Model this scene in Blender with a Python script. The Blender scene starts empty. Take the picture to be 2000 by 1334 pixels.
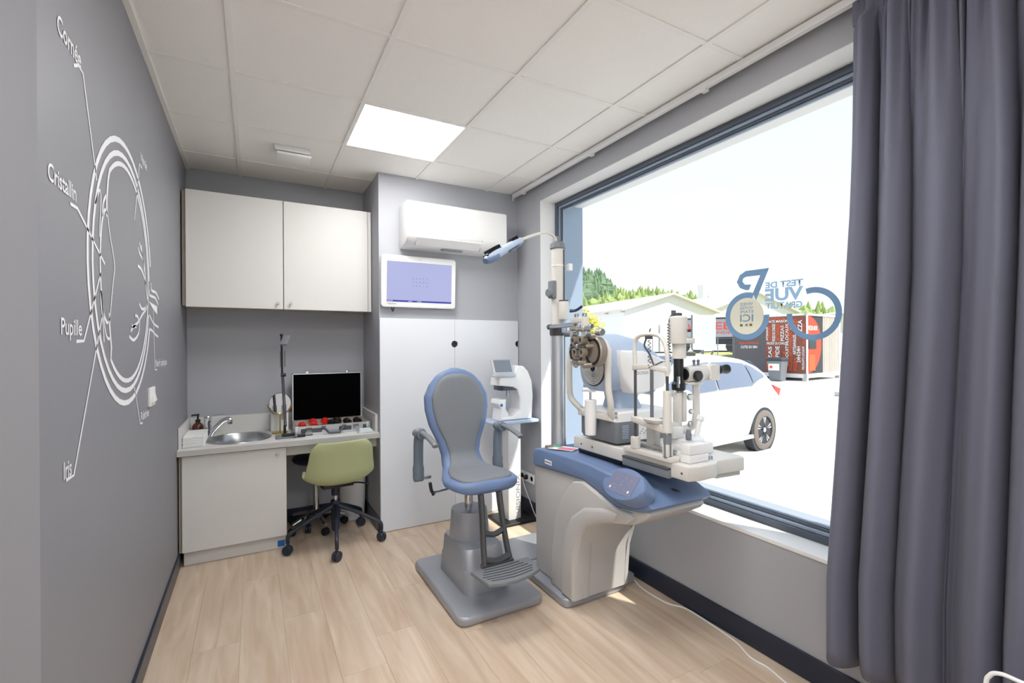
import bpy, bmesh, math, random
from mathutils import Vector, Matrix
R = random.Random(7)
sc = bpy.context.scene
col = sc.collection
PI = math.pi

# ------------------------------------------------------------------ camera, sky, sun, exposure
cd = bpy.data.cameras.new('camera'); cam = bpy.data.objects.new('camera', cd); col.objects.link(cam)
TH, ROLL, PIT = .5022, -.0047, -.0023
f_ = Vector((math.sin(TH)*math.cos(PIT), math.cos(TH)*math.cos(PIT), math.sin(PIT)))
r_ = Vector((math.cos(TH), -math.sin(TH), 0)); u_ = r_.cross(f_)
r2 = r_*math.cos(ROLL)+u_*math.sin(ROLL); u2 = r2.cross(f_)
cam.matrix_world = Matrix(((r2.x, u2.x, -f_.x, 0), (r2.y, u2.y, -f_.y, 0), (r2.z, u2.z, -f_.z, 1.33), (0, 0, 0, 1)))
cd.sensor_width = 36; cd.lens = 920.58/2000*36; cd.shift_y = 10/2000; cd.clip_start = .02; cd.clip_end = 2000
sc.camera = cam

w = bpy.data.worlds.new('sky'); sc.world = w; w.use_nodes = True
nt = w.node_tree; bg = nt.nodes['Background']
tc = nt.nodes.new('ShaderNodeTexCoord'); sx = nt.nodes.new('ShaderNodeSeparateXYZ'); rp = nt.nodes.new('ShaderNodeValToRGB')
nt.links.new(tc.outputs['Generated'], sx.inputs[0]); nt.links.new(sx.outputs['Z'], rp.inputs['Fac']); nt.links.new(rp.outputs['Color'], bg.inputs['Color'])
rp.color_ramp.elements[0].position = 0; rp.color_ramp.elements[0].color = (.90, .94, 1, 1)
rp.color_ramp.elements[1].position = 1; rp.color_ramp.elements[1].color = (.60, .76, 1, 1)
bg.inputs['Strength'].default_value = 1.0

sd = bpy.data.lights.new('sun', 'SUN'); sd.energy = 4.7; sd.angle = math.radians(.6); sd.color = (1, .95, .87)
sun = bpy.data.objects.new('sun', sd); col.objects.link(sun)
sun.rotation_euler = Vector((-1, 1.79, -2.5)).to_track_quat('-Z', 'Y').to_euler(); sun.location = (6, -4, 9)

vs = sc.view_settings
vs.view_transform = 'Standard'; vs.look = 'None'; vs.gamma = 1; vs.use_curve_mapping = False
vs.exposure = 0.36
LED = 17.0

# ------------------------------------------------------------------ helpers
def L(c):
    c = c/255
    return c/12.92 if c <= .04045 else ((c+.055)/1.055)**2.4
def rgb(r, g, b): return (L(r), L(g), L(b), 1)
def mat(name, c, rough=.5, metal=0, noise=0, nscale=20, bump=0, bscale=60, coat=0, emit=None, trans=0):
    m = bpy.data.materials.new(name); m.use_nodes = True
    n = m.node_tree.nodes; l = m.node_tree.links; p = n['Principled BSDF']
    p.inputs['Base Color'].default_value = c; p.inputs['Roughness'].default_value = rough; p.inputs['Metallic'].default_value = metal
    if coat: p.inputs['Coat Weight'].default_value = coat
    if trans: p.inputs['Transmission Weight'].default_value = trans
    if emit: p.inputs['Emission Color'].default_value = emit[0]; p.inputs['Emission Strength'].default_value = emit[1]
    t = None
    if noise or bump:
        t = n.new('ShaderNodeTexCoord')
    if noise:
        no = n.new('ShaderNodeTexNoise'); no.inputs['Scale'].default_value = nscale; no.inputs['Detail'].default_value = 4
        l.new(t.outputs['Object'], no.inputs['Vector'])
        mx = n.new('ShaderNodeMix'); mx.data_type = 'RGBA'
        mx.inputs['A'].default_value = tuple(x*(1-noise) for x in c[:3])+(1,); mx.inputs['B'].default_value = tuple(min(1, x*(1+noise)) for x in c[:3])+(1,)
        l.new(no.outputs['Fac'], mx.inputs['Factor']); l.new(mx.outputs['Result'], p.inputs['Base Color'])
    if bump:
        nb = n.new('ShaderNodeTexNoise'); nb.inputs['Scale'].default_value = bscale; nb.inputs['Detail'].default_value = 3
        l.new(t.outputs['Object'], nb.inputs['Vector'])
        b = n.new('ShaderNodeBump'); b.inputs['Strength'].default_value = bump; b.inputs['Distance'].default_value = .002
        l.new(nb.outputs['Fac'], b.inputs['Height']); l.new(b.outputs['Normal'], p.inputs['Normal'])
    return m

INV = {}
def tag(o, label=None, cat=None, group=None, kind=None):
    if label: o['label'] = label
    if cat: o['category'] = cat
    if group: o['group'] = group
    if kind: o['kind'] = kind
    return o
def thing(name, label, cat, loc=(0, 0, 0), rotz=0, group=None):
    o = bpy.data.objects.new(name, None); col.objects.link(o); o.empty_display_size = .1
    o.location = loc; o.rotation_euler = (0, 0, rotz)
    INV[o.name] = (Matrix.Translation(loc) @ Matrix.Rotation(rotz, 4, 'Z')).inverted()
    return tag(o, label, cat, group)

class B:
    """collects shapes; .obj() links them as one mesh object"""
    def __init__(s): s.bm = bmesh.new()
    def merge(s, t, M=None):
        me = bpy.data.meshes.new('t'); t.to_mesh(me); t.free()
        if M is not None: me.transform(M)
        s.bm.from_mesh(me); bpy.data.meshes.remove(me); return s
    def box(s, a, b, bev=0, seg=2, M=None):
        t = bmesh.new(); bmesh.ops.create_cube(t, size=1)
        a, b = Vector(a), Vector(b); c = (a+b)/2; d = b-a
        for v in t.verts: v.co = Vector((v.co.x*d.x, v.co.y*d.y, v.co.z*d.z))+c
        if bev: bmesh.ops.bevel(t, geom=t.edges[:], offset=bev, segments=seg, profile=.6, affect='EDGES')
        return s.merge(t, M)
    def loft(s, rings, cap0=True, cap1=True, closed=True):
        bm = s.bm; vr = [[bm.verts.new(p) for p in r] for r in rings]; n = len(rings[0])
        for i in range(len(vr)-1):
            for j in range(n if closed else n-1):
                try: bm.faces.new((vr[i][j], vr[i][(j+1) % n], vr[i+1][(j+1) % n], vr[i+1][j]))
                except ValueError: pass
        if cap0 and n > 2: bm.faces.new(vr[0][::-1])
        if cap1 and n > 2: bm.faces.new(vr[-1])
        return s
    def cyl(s, p0, p1, r0, r1=None, n=24, bev=0):
        p0, p1 = Vector(p0), Vector(p1); r1 = r0 if r1 is None else r1
        d = (p1-p0).normalized(); q = d.to_track_quat('Z', 'Y'); h = (p1-p0).length
        prof = [(r0, 0), (r1, h)]
        if bev: prof = [(r0-bev, 0), (r0, bev), (r1, h-bev), (r1-bev, h)]
        return s.loft([[p0+q @ Vector((r*math.cos(2*PI*k/n), r*math.sin(2*PI*k/n), z)) for k in range(n)] for r, z in prof])
    def lathe(s, prof, o=(0, 0, 0), ax=(0, 0, 1), n=32, cap=True):
        o = Vector(o); q = Vector(ax).normalized().to_track_quat('Z', 'Y')
        return s.loft([[o+q @ Vector((max(r, 1e-4)*math.cos(2*PI*k/n), max(r, 1e-4)*math.sin(2*PI*k/n), z)) for k in range(n)] for r, z in prof], cap, cap)
    def tube(s, pts, r, n=8, sub=0, flat=1):
        P = [Vector(p) for p in pts]
        if sub: P = spline(P, sub)
        rings = []; up = None
        for i, p in enumerate(P):
            d = (P[min(i+1, len(P)-1)]-P[max(i-1, 0)]).normalized()
            if up is None:
                up = Vector((0, 0, 1)) if abs(d.z) < .9 else Vector((1, 0, 0))
            sd_ = d.cross(up).normalized(); up = sd_.cross(d).normalized()
            rr = r[min(i, len(r)-1)] if isinstance(r, (list, tuple)) else r
            rings.append([p+sd_*rr*math.cos(2*PI*k/n)+up*rr*flat*math.sin(2*PI*k/n) for k in range(n)])
        return s.loft(rings)
    def ring(s, r0, r1, h, o, ax, n=32):
        return s.lathe([(r0, 0), (r1, 0), (r1, h), (r0, h), (r0, 0)], o, ax, n, False)
    def prism(s, poly, fn, a, b, bev=0):
        """poly: 2-D outline; fn(u, v, w) -> point; extruded w from a to b"""
        t = bmesh.new(); n = len(poly)
        A = [t.verts.new(fn(u, v, a)) for u, v in poly]; C = [t.verts.new(fn(u, v, b)) for u, v in poly]
        t.faces.new(A); t.faces.new(C[::-1])
        for i in range(n): t.faces.new((A[i], C[i], C[(i+1) % n], A[(i+1) % n]))
        bmesh.ops.recalc_face_normals(t, faces=t.faces[:])
        if bev:
            e = [x for x in t.edges if (x.verts[0] in A) == (x.verts[1] in A)]
            bmesh.ops.bevel(t, geom=e, offset=bev, segments=3, profile=.5, affect='EDGES')
        return s.merge(t)
    def sphere(s, c, r, n=16, sc_=(1, 1, 1), ico=None):
        t = bmesh.new()
        if ico is not None: bmesh.ops.create_icosphere(t, subdivisions=ico, radius=r)
        else: bmesh.ops.create_uvsphere(t, u_segments=n, v_segments=max(6, n//2), radius=r)
        for v in t.verts: v.co = Vector((v.co.x*sc_[0], v.co.y*sc_[1], v.co.z*sc_[2]))+Vector(c)
        return s.merge(t)
    def quad(s, *p):
        s.bm.faces.new([s.bm.verts.new(x) for x in p]); return s
    def obj(s, name, m, parent=None, world=True, sharp=35, M=None):
        bm = s.bm
        bmesh.ops.recalc_face_normals(bm, faces=bm.faces[:])
        for f in bm.faces: f.smooth = True
        for e in bm.edges:
            if len(e.link_faces) == 2 and e.calc_face_angle(0) > math.radians(sharp): e.smooth = False
        me = bpy.data.meshes.new(name); bm.to_mesh(me); bm.free()
        return link(name, me, m, parent, world, M)
def link(name, me, m, parent=None, world=True, M=None):
    if M is not None: me.transform(M)
    if parent is not None and world and parent.name in INV: me.transform(INV[parent.name])
    me.materials.append(m)
    o = bpy.data.objects.new(name, me); col.objects.link(o)
    if parent is not None:
        o.parent = parent
        if parent.name in INV: INV[o.name] = INV[parent.name]
    return o
def single(name, b, m, label, cat, group=None, kind=None, base=None):
    o = b.obj(name, m)
    vs_ = o.data.vertices
    lo = Vector([min(v.co[i] for v in vs_) for i in range(3)]); hi = Vector([max(v.co[i] for v in vs_) for i in range(3)])
    c = Vector(((lo.x+hi.x)/2, (lo.y+hi.y)/2, lo.z)); o.data.transform(Matrix.Translation(-c)); o.location = c
    INV[o.name] = Matrix.Translation(c).inverted()
    return tag(o, label, cat, group, kind)
def struct(name, b, m, parent=None):
    o = b.obj(name, m, parent); o['kind'] = 'structure'; return o
def spline(P, k):
    out = []
    for i in range(len(P)-1):
        p0 = P[max(i-1, 0)]; p1 = P[i]; p2 = P[i+1]; p3 = P[min(i+2, len(P)-1)]
        for j in range(k):
            t = j/k
            out.append(.5*((2*p1)+(p2-p0)*t+(2*p0-5*p1+4*p2-p3)*t*t+(3*p1-p0-3*p2+p3)*t**3))
    out.append(P[-1]); return out
def rrect(w_, h_, r, n=5):
    o = []
    for cx, cy, a in ((w_/2-r, h_/2-r, 0), (-w_/2+r, h_/2-r, 90), (-w_/2+r, -h_/2+r, 180), (w_/2-r, -h_/2+r, 270)):
        for k in range(n+1):
            t = math.radians(a+90*k/n); o.append((cx+r*math.cos(t), cy+r*math.sin(t)))
    return o
XY = lambda u, v, w: Vector((u, v, w))
YZ = lambda u, v, w: Vector((w, u, v))
XZ = lambda u, v, w: Vector((u, w, v))
def frame(o, x, y):
    x = Vector(x).normalized(); y = Vector(y).normalized(); z = x.cross(y)
    return Matrix(((x.x, y.x, z.x, o[0]), (x.y, y.y, z.y, o[1]), (x.z, y.z, z.z, o[2]), (0, 0, 0, 1)))
def text(name, body, o, x, y, h, m, parent=None, width=None, bold=0, align='LEFT', world=True, thick=.0004, spacing=1):
    """flat lettering; h = capital height, width = total width to fit"""
    cu = bpy.data.curves.new('txt', 'FONT'); cu.body = body; cu.size = 1; cu.offset = bold; cu.extrude = 0; cu.resolution_u = 3; cu.space_character = spacing
    ob = bpy.data.objects.new('txt', cu); col.objects.link(ob)
    dg = bpy.context.evaluated_depsgraph_get(); me = bpy.data.meshes.new_from_object(ob.evaluated_get(dg))
    bpy.data.objects.remove(ob); bpy.data.curves.remove(cu)
    me.materials.clear(); me.name = name
    xs = [v.co.x for v in me.vertices]; x0, x1 = min(xs), max(xs)
    sy = h/.69; sx_ = width/(x1-x0) if width else sy
    off = {'LEFT': -x0, 'RIGHT': -x1, 'CENTER': -(x0+x1)/2}[align]
    me.transform(Matrix.Diagonal((sx_, sy, 1, 1)) @ Matrix.Translation((off, 0, 0)))
    me.transform(frame(o, x, y) @ Matrix.Translation((0, 0, thick)))
    return link(name, me, m, parent, world)

# ------------------------------------------------------------------ materials
M = {}
M['wall'] = mat('wall_paint', rgb(170, 172, 178), .75, noise=.02, nscale=3, bump=.05, bscale=250)
M['wall_dark'] = mat('feature_wall_paint', rgb(136, 137, 143), .5, noise=.03, nscale=2, bump=.05, bscale=250)
M['white_paint'] = mat('white_paint', rgb(228, 228, 228), .6)
M['ceil'] = mat('ceiling_tile_fleece', rgb(240, 238, 235), .9, noise=.03, nscale=120, bump=.15, bscale=300)
M['tbar'] = mat('ceiling_bar', rgb(236, 234, 231), .5)
M['lam'] = mat('cabinet_laminate', rgb(219, 218, 215), .45, noise=.01)
M['edge'] = mat('laminate_edge', rgb(182, 170, 155), .6)
M['panel'] = mat('white_panel', rgb(226, 229, 234), .4)
M['white'] = mat('white_plastic', rgb(236, 236, 236), .35)
M['offw'] = mat('cream_plastic', rgb(216, 213, 207), .4)
M['bluep'] = mat('blue_grey_plastic', rgb(108, 130, 168), .45)
M['lightblue'] = mat('pale_blue_plastic', rgb(176, 192, 216), .4)
M['graypad'] = mat('grey_upholstery', rgb(124, 128, 134), .55, noise=.06, nscale=90, bump=.2, bscale=400)
M['silver'] = mat('silver_paint', rgb(160, 163, 170), .36, .3)
M['greyp'] = mat('grey_plastic', rgb(120, 124, 130), .5)
M['bodyg'] = mat('console_grey', rgb(190, 188, 186), .5)
M['dgrey'] = mat('dark_grey_plastic', rgb(72, 74, 78), .5)
M['arm'] = mat('armrest_grey', rgb(112, 124, 138), .5)
M['black'] = mat('black_plastic', rgb(22, 23, 26), .4)
M['blackfelt'] = mat('black_foam', rgb(3, 3, 3), 1)
M['blackfelt'].node_tree.nodes['Principled BSDF'].inputs['Specular IOR Level'].default_value = .05
M['navy'] = mat('navy_metal', rgb(28, 34, 52), .35)
M['base'] = mat('anthracite_skirting', rgb(36, 43, 60), .32)
M['chrome'] = mat('chrome', rgb(215, 218, 222), .12, 1)
M['steel'] = mat('brushed_steel', rgb(185, 188, 190), .3, 1)
M['alu'] = mat('aluminium', rgb(205, 208, 212), .35, .8)
M['frame'] = mat('window_frame', rgb(78, 86, 97), .4)
M['frame2'] = mat('window_gasket', rgb(150, 165, 185), .35, .2)
M['brass'] = mat('brass', rgb(210, 185, 110), .25, 1)
M['amber'] = mat('amber_bottle', rgb(86, 48, 30), .15)
M['green'] = mat('sage_green_shell', rgb(172, 178, 134), .55)
M['tan'] = mat('tan_tray', rgb(214, 176, 130), .8)
M['red'] = mat('red_rims', rgb(214, 40, 30), .35)
M['tape'] = mat('blue_tape', rgb(40, 112, 190), .6)
M['paper'] = mat('white_paper', rgb(238, 238, 236), .8)
M['mural'] = mat('white_vinyl', rgb(240, 240, 244), .5)
def vinyl(name, c):
    m = mat(name, c, .6); n = m.node_tree.nodes; l = m.node_tree.links
    tr = n.new('ShaderNodeBsdfTranslucent'); tr.inputs[0].default_value = c; mx = n.new('ShaderNodeMixShader'); mx.inputs[0].default_value = .5
    l.new(n['Principled BSDF'].outputs[0], mx.inputs[1]); l.new(tr.outputs[0], mx.inputs[2]); l.new(mx.outputs[0], n['Material Output'].inputs[0]); return m
M['decal'] = vinyl('blue_vinyl', rgb(150, 178, 206)); M['decalc'] = vinyl('cream_vinyl', rgb(232, 226, 214))
M['mirror'] = mat('mirror_glass', (.9, .9, .9, 1), .03, 1)
M['led'] = mat('led_diffuser', (1, 1, 1, 1), .5, emit=((1, .985, .975, 1), LED))
M['screen'] = mat('lit_screen', rgb(40, 42, 60), .3, emit=(rgb(158, 163, 200), .95))
M['scrbar'] = mat('screen_bar', rgb(20, 25, 60), .3, emit=(rgb(30, 42, 150), .9))
M['scrtxt'] = mat('screen_symbols', rgb(30, 32, 50), .5)
M['lcd'] = mat('dim_screen', rgb(120, 128, 138), .2)
M['keypad'] = mat('keypad_film', rgb(118, 122, 150), .4)
M['brown'] = mat('brass_brown', rgb(160, 150, 138), .35, .5)
M['pink'] = mat('leaflet_print', rgb(214, 120, 140), .6)
M['pgreen'] = mat('leaflet_green', rgb(70, 170, 130), .6)
M['glasslens'] = mat('objective_glass', rgb(40, 50, 70), .08)
M['ink'] = mat('grey_ink', rgb(150, 152, 158), .6)
M['inkd'] = mat('dark_ink', rgb(52, 54, 62), .6)
M['cloth'] = mat('pale_cloth', rgb(214, 222, 224), .9)

def fabric():
    m = mat('curtain_fabric', rgb(98, 100, 116), .9)
    n = m.node_tree.nodes; l = m.node_tree.links; p = n['Principled BSDF']
    t = n.new('ShaderNodeTexCoord'); wv = n.new('ShaderNodeTexWave'); wv.bands_direction = 'Z'; wv.inputs['Scale'].default_value = 160; wv.inputs['Distortion'].default_value = 3
    l.new(t.outputs['Object'], wv.inputs['Vector']); b = n.new('ShaderNodeBump'); b.inputs['Strength'].default_value = .15; b.inputs['Distance'].default_value = .001
    l.new(wv.outputs['Fac'], b.inputs['Height']); l.new(b.outputs['Normal'], p.inputs['Normal'])
    p.inputs['Sheen Weight'].default_value = .08
    return m
M['curtain'] = fabric()
def oak():
    m = mat('oak_vinyl', rgb(200, 170, 138), .42)
    n = m.node_tree.nodes; l = m.node_tree.links; p = n['Principled BSDF']
    t = n.new('ShaderNodeTexCoord'); oi = n.new('ShaderNodeObjectInfo'); mp = n.new('ShaderNodeMapping')
    mp.inputs['Scale'].default_value = (16, 1.6, 1); l.new(t.outputs['Object'], mp.inputs['Vector'])
    ad = n.new('ShaderNodeVectorMath'); ad.operation = 'MULTIPLY_ADD'; ad.inputs[1].default_value = (1, 1, 1)
    cx = n.new('ShaderNodeCombineXYZ'); ml = n.new('ShaderNodeMath'); ml.operation = 'MULTIPLY'; ml.inputs[1].default_value = 37
    l.new(oi.outputs['Random'], ml.inputs[0]); l.new(ml.outputs[0], cx.inputs['X']); l.new(ml.outputs[0], cx.inputs['Y'])
    l.new(mp.outputs[0], ad.inputs[0]); l.new(cx.outputs[0], ad.inputs[2])
    no = n.new('ShaderNodeTexNoise'); no.inputs['Scale'].default_value = 1.2; no.inputs['Detail'].default_value = 6; no.inputs['Distortion'].default_value = .6
    l.new(ad.outputs[0], no.inputs['Vector'])
    cr = n.new('ShaderNodeValToRGB'); e = cr.color_ramp.elements
    e[0].position = .3; e[0].color = rgb(190, 166, 142); e[1].position = .7; e[1].color = rgb(216, 198, 178)
    l.new(no.outputs['Fac'], cr.inputs[0])
    hs = n.new('ShaderNodeHueSaturation'); mr = n.new('ShaderNodeMapRange'); mr.inputs['To Min'].default_value = .97; mr.inputs['To Max'].default_value = 1.03
    l.new(oi.outputs['Random'], mr.inputs[0]); l.new(mr.outputs[0], hs.inputs['Value']); l.new(cr.outputs[0], hs.inputs['Color']); l.new(hs.outputs[0], p.inputs['Base Color'])
    b = n.new('ShaderNodeBump'); b.inputs['Strength'].default_value = .12; b.inputs['Distance'].default_value = .001
    l.new(no.outputs['Fac'], b.inputs['Height']); l.new(b.outputs['Normal'], p.inputs['Normal'])
    return m
M['oak'] = oak()
def glass():
    m = bpy.data.materials.new('window_glass'); m.use_nodes = True; n = m.node_tree.nodes; l = m.node_tree.links; n.clear()
    o = n.new('ShaderNodeOutputMaterial'); mx = n.new('ShaderNodeMixShader'); tr = n.new('ShaderNodeBsdfTransparent'); gl = n.new('ShaderNodeBsdfGlossy')
    tr.inputs[0].default_value = (.97, .985, .98, 1); gl.inputs['Roughness'].default_value = .02; fw = n.new('ShaderNodeLayerWeight'); fw.inputs['Blend'].default_value = .5; pw = n.new('ShaderNodeMath'); pw.operation = 'POWER'; pw.inputs[1].default_value = 5; l.new(fw.outputs['Facing'], pw.inputs[0]); lw = n.new('ShaderNodeMath'); lw.operation = 'MULTIPLY_ADD'; lw.inputs[1].default_value = .08; lw.inputs[2].default_value = .001; l.new(pw.outputs[0], lw.inputs[0])
    l.new(lw.outputs[0], mx.inputs[0]); l.new(tr.outputs[0], mx.inputs[1]); l.new(gl.outputs[0], mx.inputs[2]); l.new(mx.outputs[0], o.inputs[0]); return m
M['glass'] = glass()

# ================================================================== ROOM
XL, YB, YP, XR, XP, ZC = -.402, 3.947, 3.402, 1.922, .788, 2.565
XF, YN = -2.6, 1.371          # far left wall, corner of the feature wall
YF = -2.6                     # wall behind the camera
WY0, WY1, WZ0, WZ1 = .75, 3.045, .50, 2.432   # window opening
XO = 2.31                     # outside face

floor = struct('floor', B().box((XF, YF, -.095), (XR+.2, YB+.1, -.004)), M['oak'])
# oak planks
PW, PL = .182, 1.22
pm = B().box((.0003, .0003, -.004), (PW-.0003, PL-.0003, 0), .0004, 1)
me = bpy.data.meshes.new('plank'); pm.bm.to_mesh(me); pm.bm.free(); me.materials.append(M['oak'])
row = 0; x = XL-.02
while x < XR:
    y = .2-R.random()*PL if row % 1 == 0 else 0
    while y < YB:
        o = bpy.data.objects.new('plank', me); col.objects.link(o); o.parent = floor; o.location = (x, y, 0); y += PL
    x += PW; row += 1
# ceiling
ceiling = struct('ceiling', B().box((XF, YF, ZC+.03), (XR+.2, YB+.2, ZC+.12)), M['white_paint'])
gx = [XL, -.075, .498, 1.071, 1.645, XR]; gy = [1.315+.573*k for k in range(-7, 5)]+[YB]
gy[0] = YF
panels = {(2, 2.461), (2, .742), (2, -.977)}  # panel above the chair is in view; the other two are added fill
def isled(i, y): return any(i == a and abs(y-b) < .01 for a, b in panels)
for i in range(5):
    for j in range(len(gy)-1):
        if isled(i, gy[j]): continue
        x1 = gx[i+1]; y1 = gy[j+1]
        B().box((gx[i]+.008, gy[j]+.008, ZC+.006), (x1-.008, y1-.008, ZC+.022), .002, 1).obj('ceiling_tile', M['ceil'], ceiling)
for x in gx[1:-1]: B().box((x-.0115, YF, ZC), (x+.0115, YB, ZC+.008)).obj('grid_bar', M['tbar'], ceiling)
for y in gy[1:-1]:
    B().box((XL, y-.0115, ZC+.0008), (XR, y+.0115, ZC+.0085)).obj('grid_bar', M['tbar'], ceiling)
B().box((XL, YN, ZC-.002), (XL+.022, YB, ZC+.02)).obj('edge_trim', M['tbar'], ceiling)
B().box((XF, YF, ZC), (XL, YN, ZC+.03)).obj('plain_soffit', M['white_paint'], ceiling)
LEDN = {2.461: 'lit square LED panel set in the ceiling above the chair', .742: 'added unseen fill LED panel in the ceiling over the middle of the room', -.977: 'added unseen fill LED panel in the ceiling near the rear wall'}
for i, yy in sorted(panels):
    lab = LEDN[yy]
    t = thing('ceiling_light', lab, 'ceiling light', ((gx[i]+gx[i+1])/2, yy+.2865, ZC), 0, 'square LED panels in the ceiling')
    B().box((gx[i]+.012, yy+.012, ZC+.004), (gx[i+1]-.012, yy+.561, ZC+.02)).obj('diffuser', M['led'], t)
    fr = B()
    for a, b in (((gx[i]+.0, yy), (gx[i+1], yy+.012)), ((gx[i], yy+.561), (gx[i+1], yy+.573)), ((gx[i], yy), (gx[i]+.012, yy+.573)), ((gx[i+1]-.012, yy), (gx[i+1], yy+.573))):
        fr.box((a[0], a[1], ZC+.001), (b[0], b[1], ZC+.018))
    fr.obj('frame', M['white'], t)

for k, (xx, yy, lab) in enumerate(((-1.6, .25, 'added unseen fill LED panel in the plain soffit nearest the dark wall corner'), (-1.6, -1.5, 'added unseen fill LED panel in the plain soffit nearest the shop front'))):  # out-of-view panels, added only to brighten the room
    t = thing('ceiling_light', lab, 'ceiling light', (xx+.2865, yy+.2865, ZC-.012), 0, 'square LED panels in the ceiling')
    B().box((xx+.012, yy+.012, ZC-.010), (xx+.561, yy+.561, ZC-.001)).obj('diffuser', M['led'], t)
    fr = B()
    for a, b in (((xx, yy), (xx+.573, yy+.012)), ((xx, yy+.561), (xx+.573, yy+.573)), ((xx, yy), (xx+.012, yy+.573)), ((xx+.561, yy), (xx+.573, yy+.573))): fr.box((a[0], a[1], ZC-.012), (b[0], b[1], ZC))
    fr.obj('frame', M['white'], t)
# walls
struct('wall_left', B().box((XF, YN, 0), (XL, YB+.1, ZC+.05)), M['wall_dark'])
struct('wall_back', B().box((XL, YB, 0), (XP, YB+.1, ZC+.05)), M['wall'])
struct('wall_pillar', B().box((XP, YP, 0), (XR, YB+.1, ZC+.05)), M['wall'])
wr = B()
wr.box((XR, YF, 0), (XO, YB+.1, WZ0-.012)).box((XR, YF, WZ1), (XO, YB+.1, ZC+.8))
wr.box((XR, WY1, WZ0-.012), (XO, YB+.1, WZ1)).box((XR, YF, WZ0-.012), (XO, WY0, WZ1))
struct('wall_right', wr, M['wall'])
RW = (-2.2, 1.5, .25, 2.4)   # glazed shop front behind the camera: x0, x1, z0, z1
struct('wall_front', B().box((XF, YF-.1, 0), (RW[0], YF, ZC+.05)).box((RW[1], YF-.1, 0), (XR, YF, ZC+.05)).box((RW[0], YF-.1, 0), (RW[1], YF, RW[2])).box((RW[0], YF-.1, RW[3]), (RW[1], YF, ZC+.05)), M['white_paint'])
w2_ = B()
for x in (RW[0], -.36, RW[1]-.05): w2_.box((x, YF-.08, RW[2]), (x+.05, YF-.02, RW[3]))
for z in (RW[2], RW[3]-.05): w2_.box((RW[0], YF-.08, z), (RW[1], YF-.02, z+.05))
window2 = struct('window_2', w2_, M['frame'])
for x0, x1 in ((RW[0]+.05, -.36), (-.31, RW[1]-.05)): B().box((x0, YF-.055, RW[2]+.05), (x1, YF-.049, RW[3]-.05)).obj('pane', M['glass'], window2)
struct('sun_block_canopy', B().box((XF-.5, YF-2.1, 2.72), (XO, YF-.1, 2.82)), M['white_paint'])  # unseen canopy, added to keep direct sun out of the shop front
struct('wall_side', B().box((XF-.1, YF, 0), (XF, YN, ZC+.05)), M['white_paint'])
struct('roof_eave', B().box((XO, YF-2, 3.19), (2.80, YB+3, 3.36)), M['frame'])
# baseboards
struct('baseboard_right', B().box((XR-.012, YF, 0), (XR, YP-.02, .104), .003, 1), M['base'])
struct('baseboard_left', B().box((XL, YN, 0), (XL+.012, 3.44, .087), .003, 1), M['base'])
struct('baseboard_back', B().box((.20, YB-.012, 0), (XP-.012, YB, .1), .003, 1), M['base'])
struct('baseboard_pillar', B().box((XP-.012, YP+.01, 0), (XP, YB-.012, .1), .003, 1), M['base'])
struct('baseboard_corner', B().box((XF, YN-.012, 0), (XL, YN, .087), .003, 1), M['base'])

# window
FX0, FX1 = 2.055, 2.125
win = B()
def ring(b, x0, x1, y0, y1, z0, z1, t):
    b.box((x0, y0, z0), (x1, y0+t, z1), .002, 1).box((x0, y1-t, z0), (x1, y1, z1), .002, 1).box((x0, y0+t, z0), (x1, y1-t, z0+t), .002, 1).box((x0, y0+t, z1-t), (x1, y1-t, z1), .002, 1); return b
window = struct('window_1', ring(win, FX0, FX1, WY0, WY1, WZ0, WZ1, .034), M['frame'])
ring(B(), FX0+.012, FX1-.01, WY0+.034, WY1-.034, WZ0+.034, WZ1-.034, .016).obj('inner_frame', M['frame2'], window)
ring(B(), FX0+.02, FX1-.02, WY0+.05, WY1-.05, WZ0+.05, WZ1-.05, .012).obj('gasket', M['frame'], window)
ring(B(), FX0+.03, FX1-.025, WY0+.062, WY1-.062, WZ0+.062, WZ1-.062, .012).obj('glazing_bead', M['frame2'], window)
B().box((2.088, WY0+.06, WZ0+.06), (2.094, WY1-.06, WZ1-.06)).obj('pane', M['glass'], window)
B().box((XR-.004, WY0-.02, WZ0-.014), (FX0, WY1, WZ0+.004), .002, 1).obj('window_sill', M['white'], window)
B().box((XR+.001, WY1-.004, WZ0), (FX0, WY1+.002, WZ1)).obj('reveal_lining', M['white_paint'], window)
B().box((XR+.001, WY0, WZ1-.004), (FX0, WY1, WZ1+.002)).obj('reveal_lining', M['white_paint'], window)
B().box((FX1, WY1-.006, WZ0), (XO+.01, WY1, WZ1), .001, 1).obj('outer_jamb', M['frame2'], window)
B().box((FX1, WY0, WZ1-.006), (XO+.01, WY1, WZ1), .001, 1).obj('outer_soffit', M['white_paint'], window)
B().box((FX1, WY0, WZ0-.02), (XO+.05, WY1, WZ0+.006), .002, 1).obj('outer_sill', M['alu'], window)

# curtain rail
t = thing('curtain_rail', 'white curtain rail fixed along the ceiling edge above the window', 'curtain rail', (1.872, 1.7, 2.53))
B().box((1.858, .02, 2.535), (1.888, 3.375, 2.565), .003, 1).obj('rail', M['white'], t)
for y in (3.2, 2.35, 1.5): B().box((1.862, y, 2.524), (1.892, y+.03, 2.537), .002, 1).obj('bracket', M['white'], t)
B().box((1.864, 3.368, 2.512), (1.874, 3.378, 2.54), .002, 1).obj('end_stop', M['white'], t)

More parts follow.
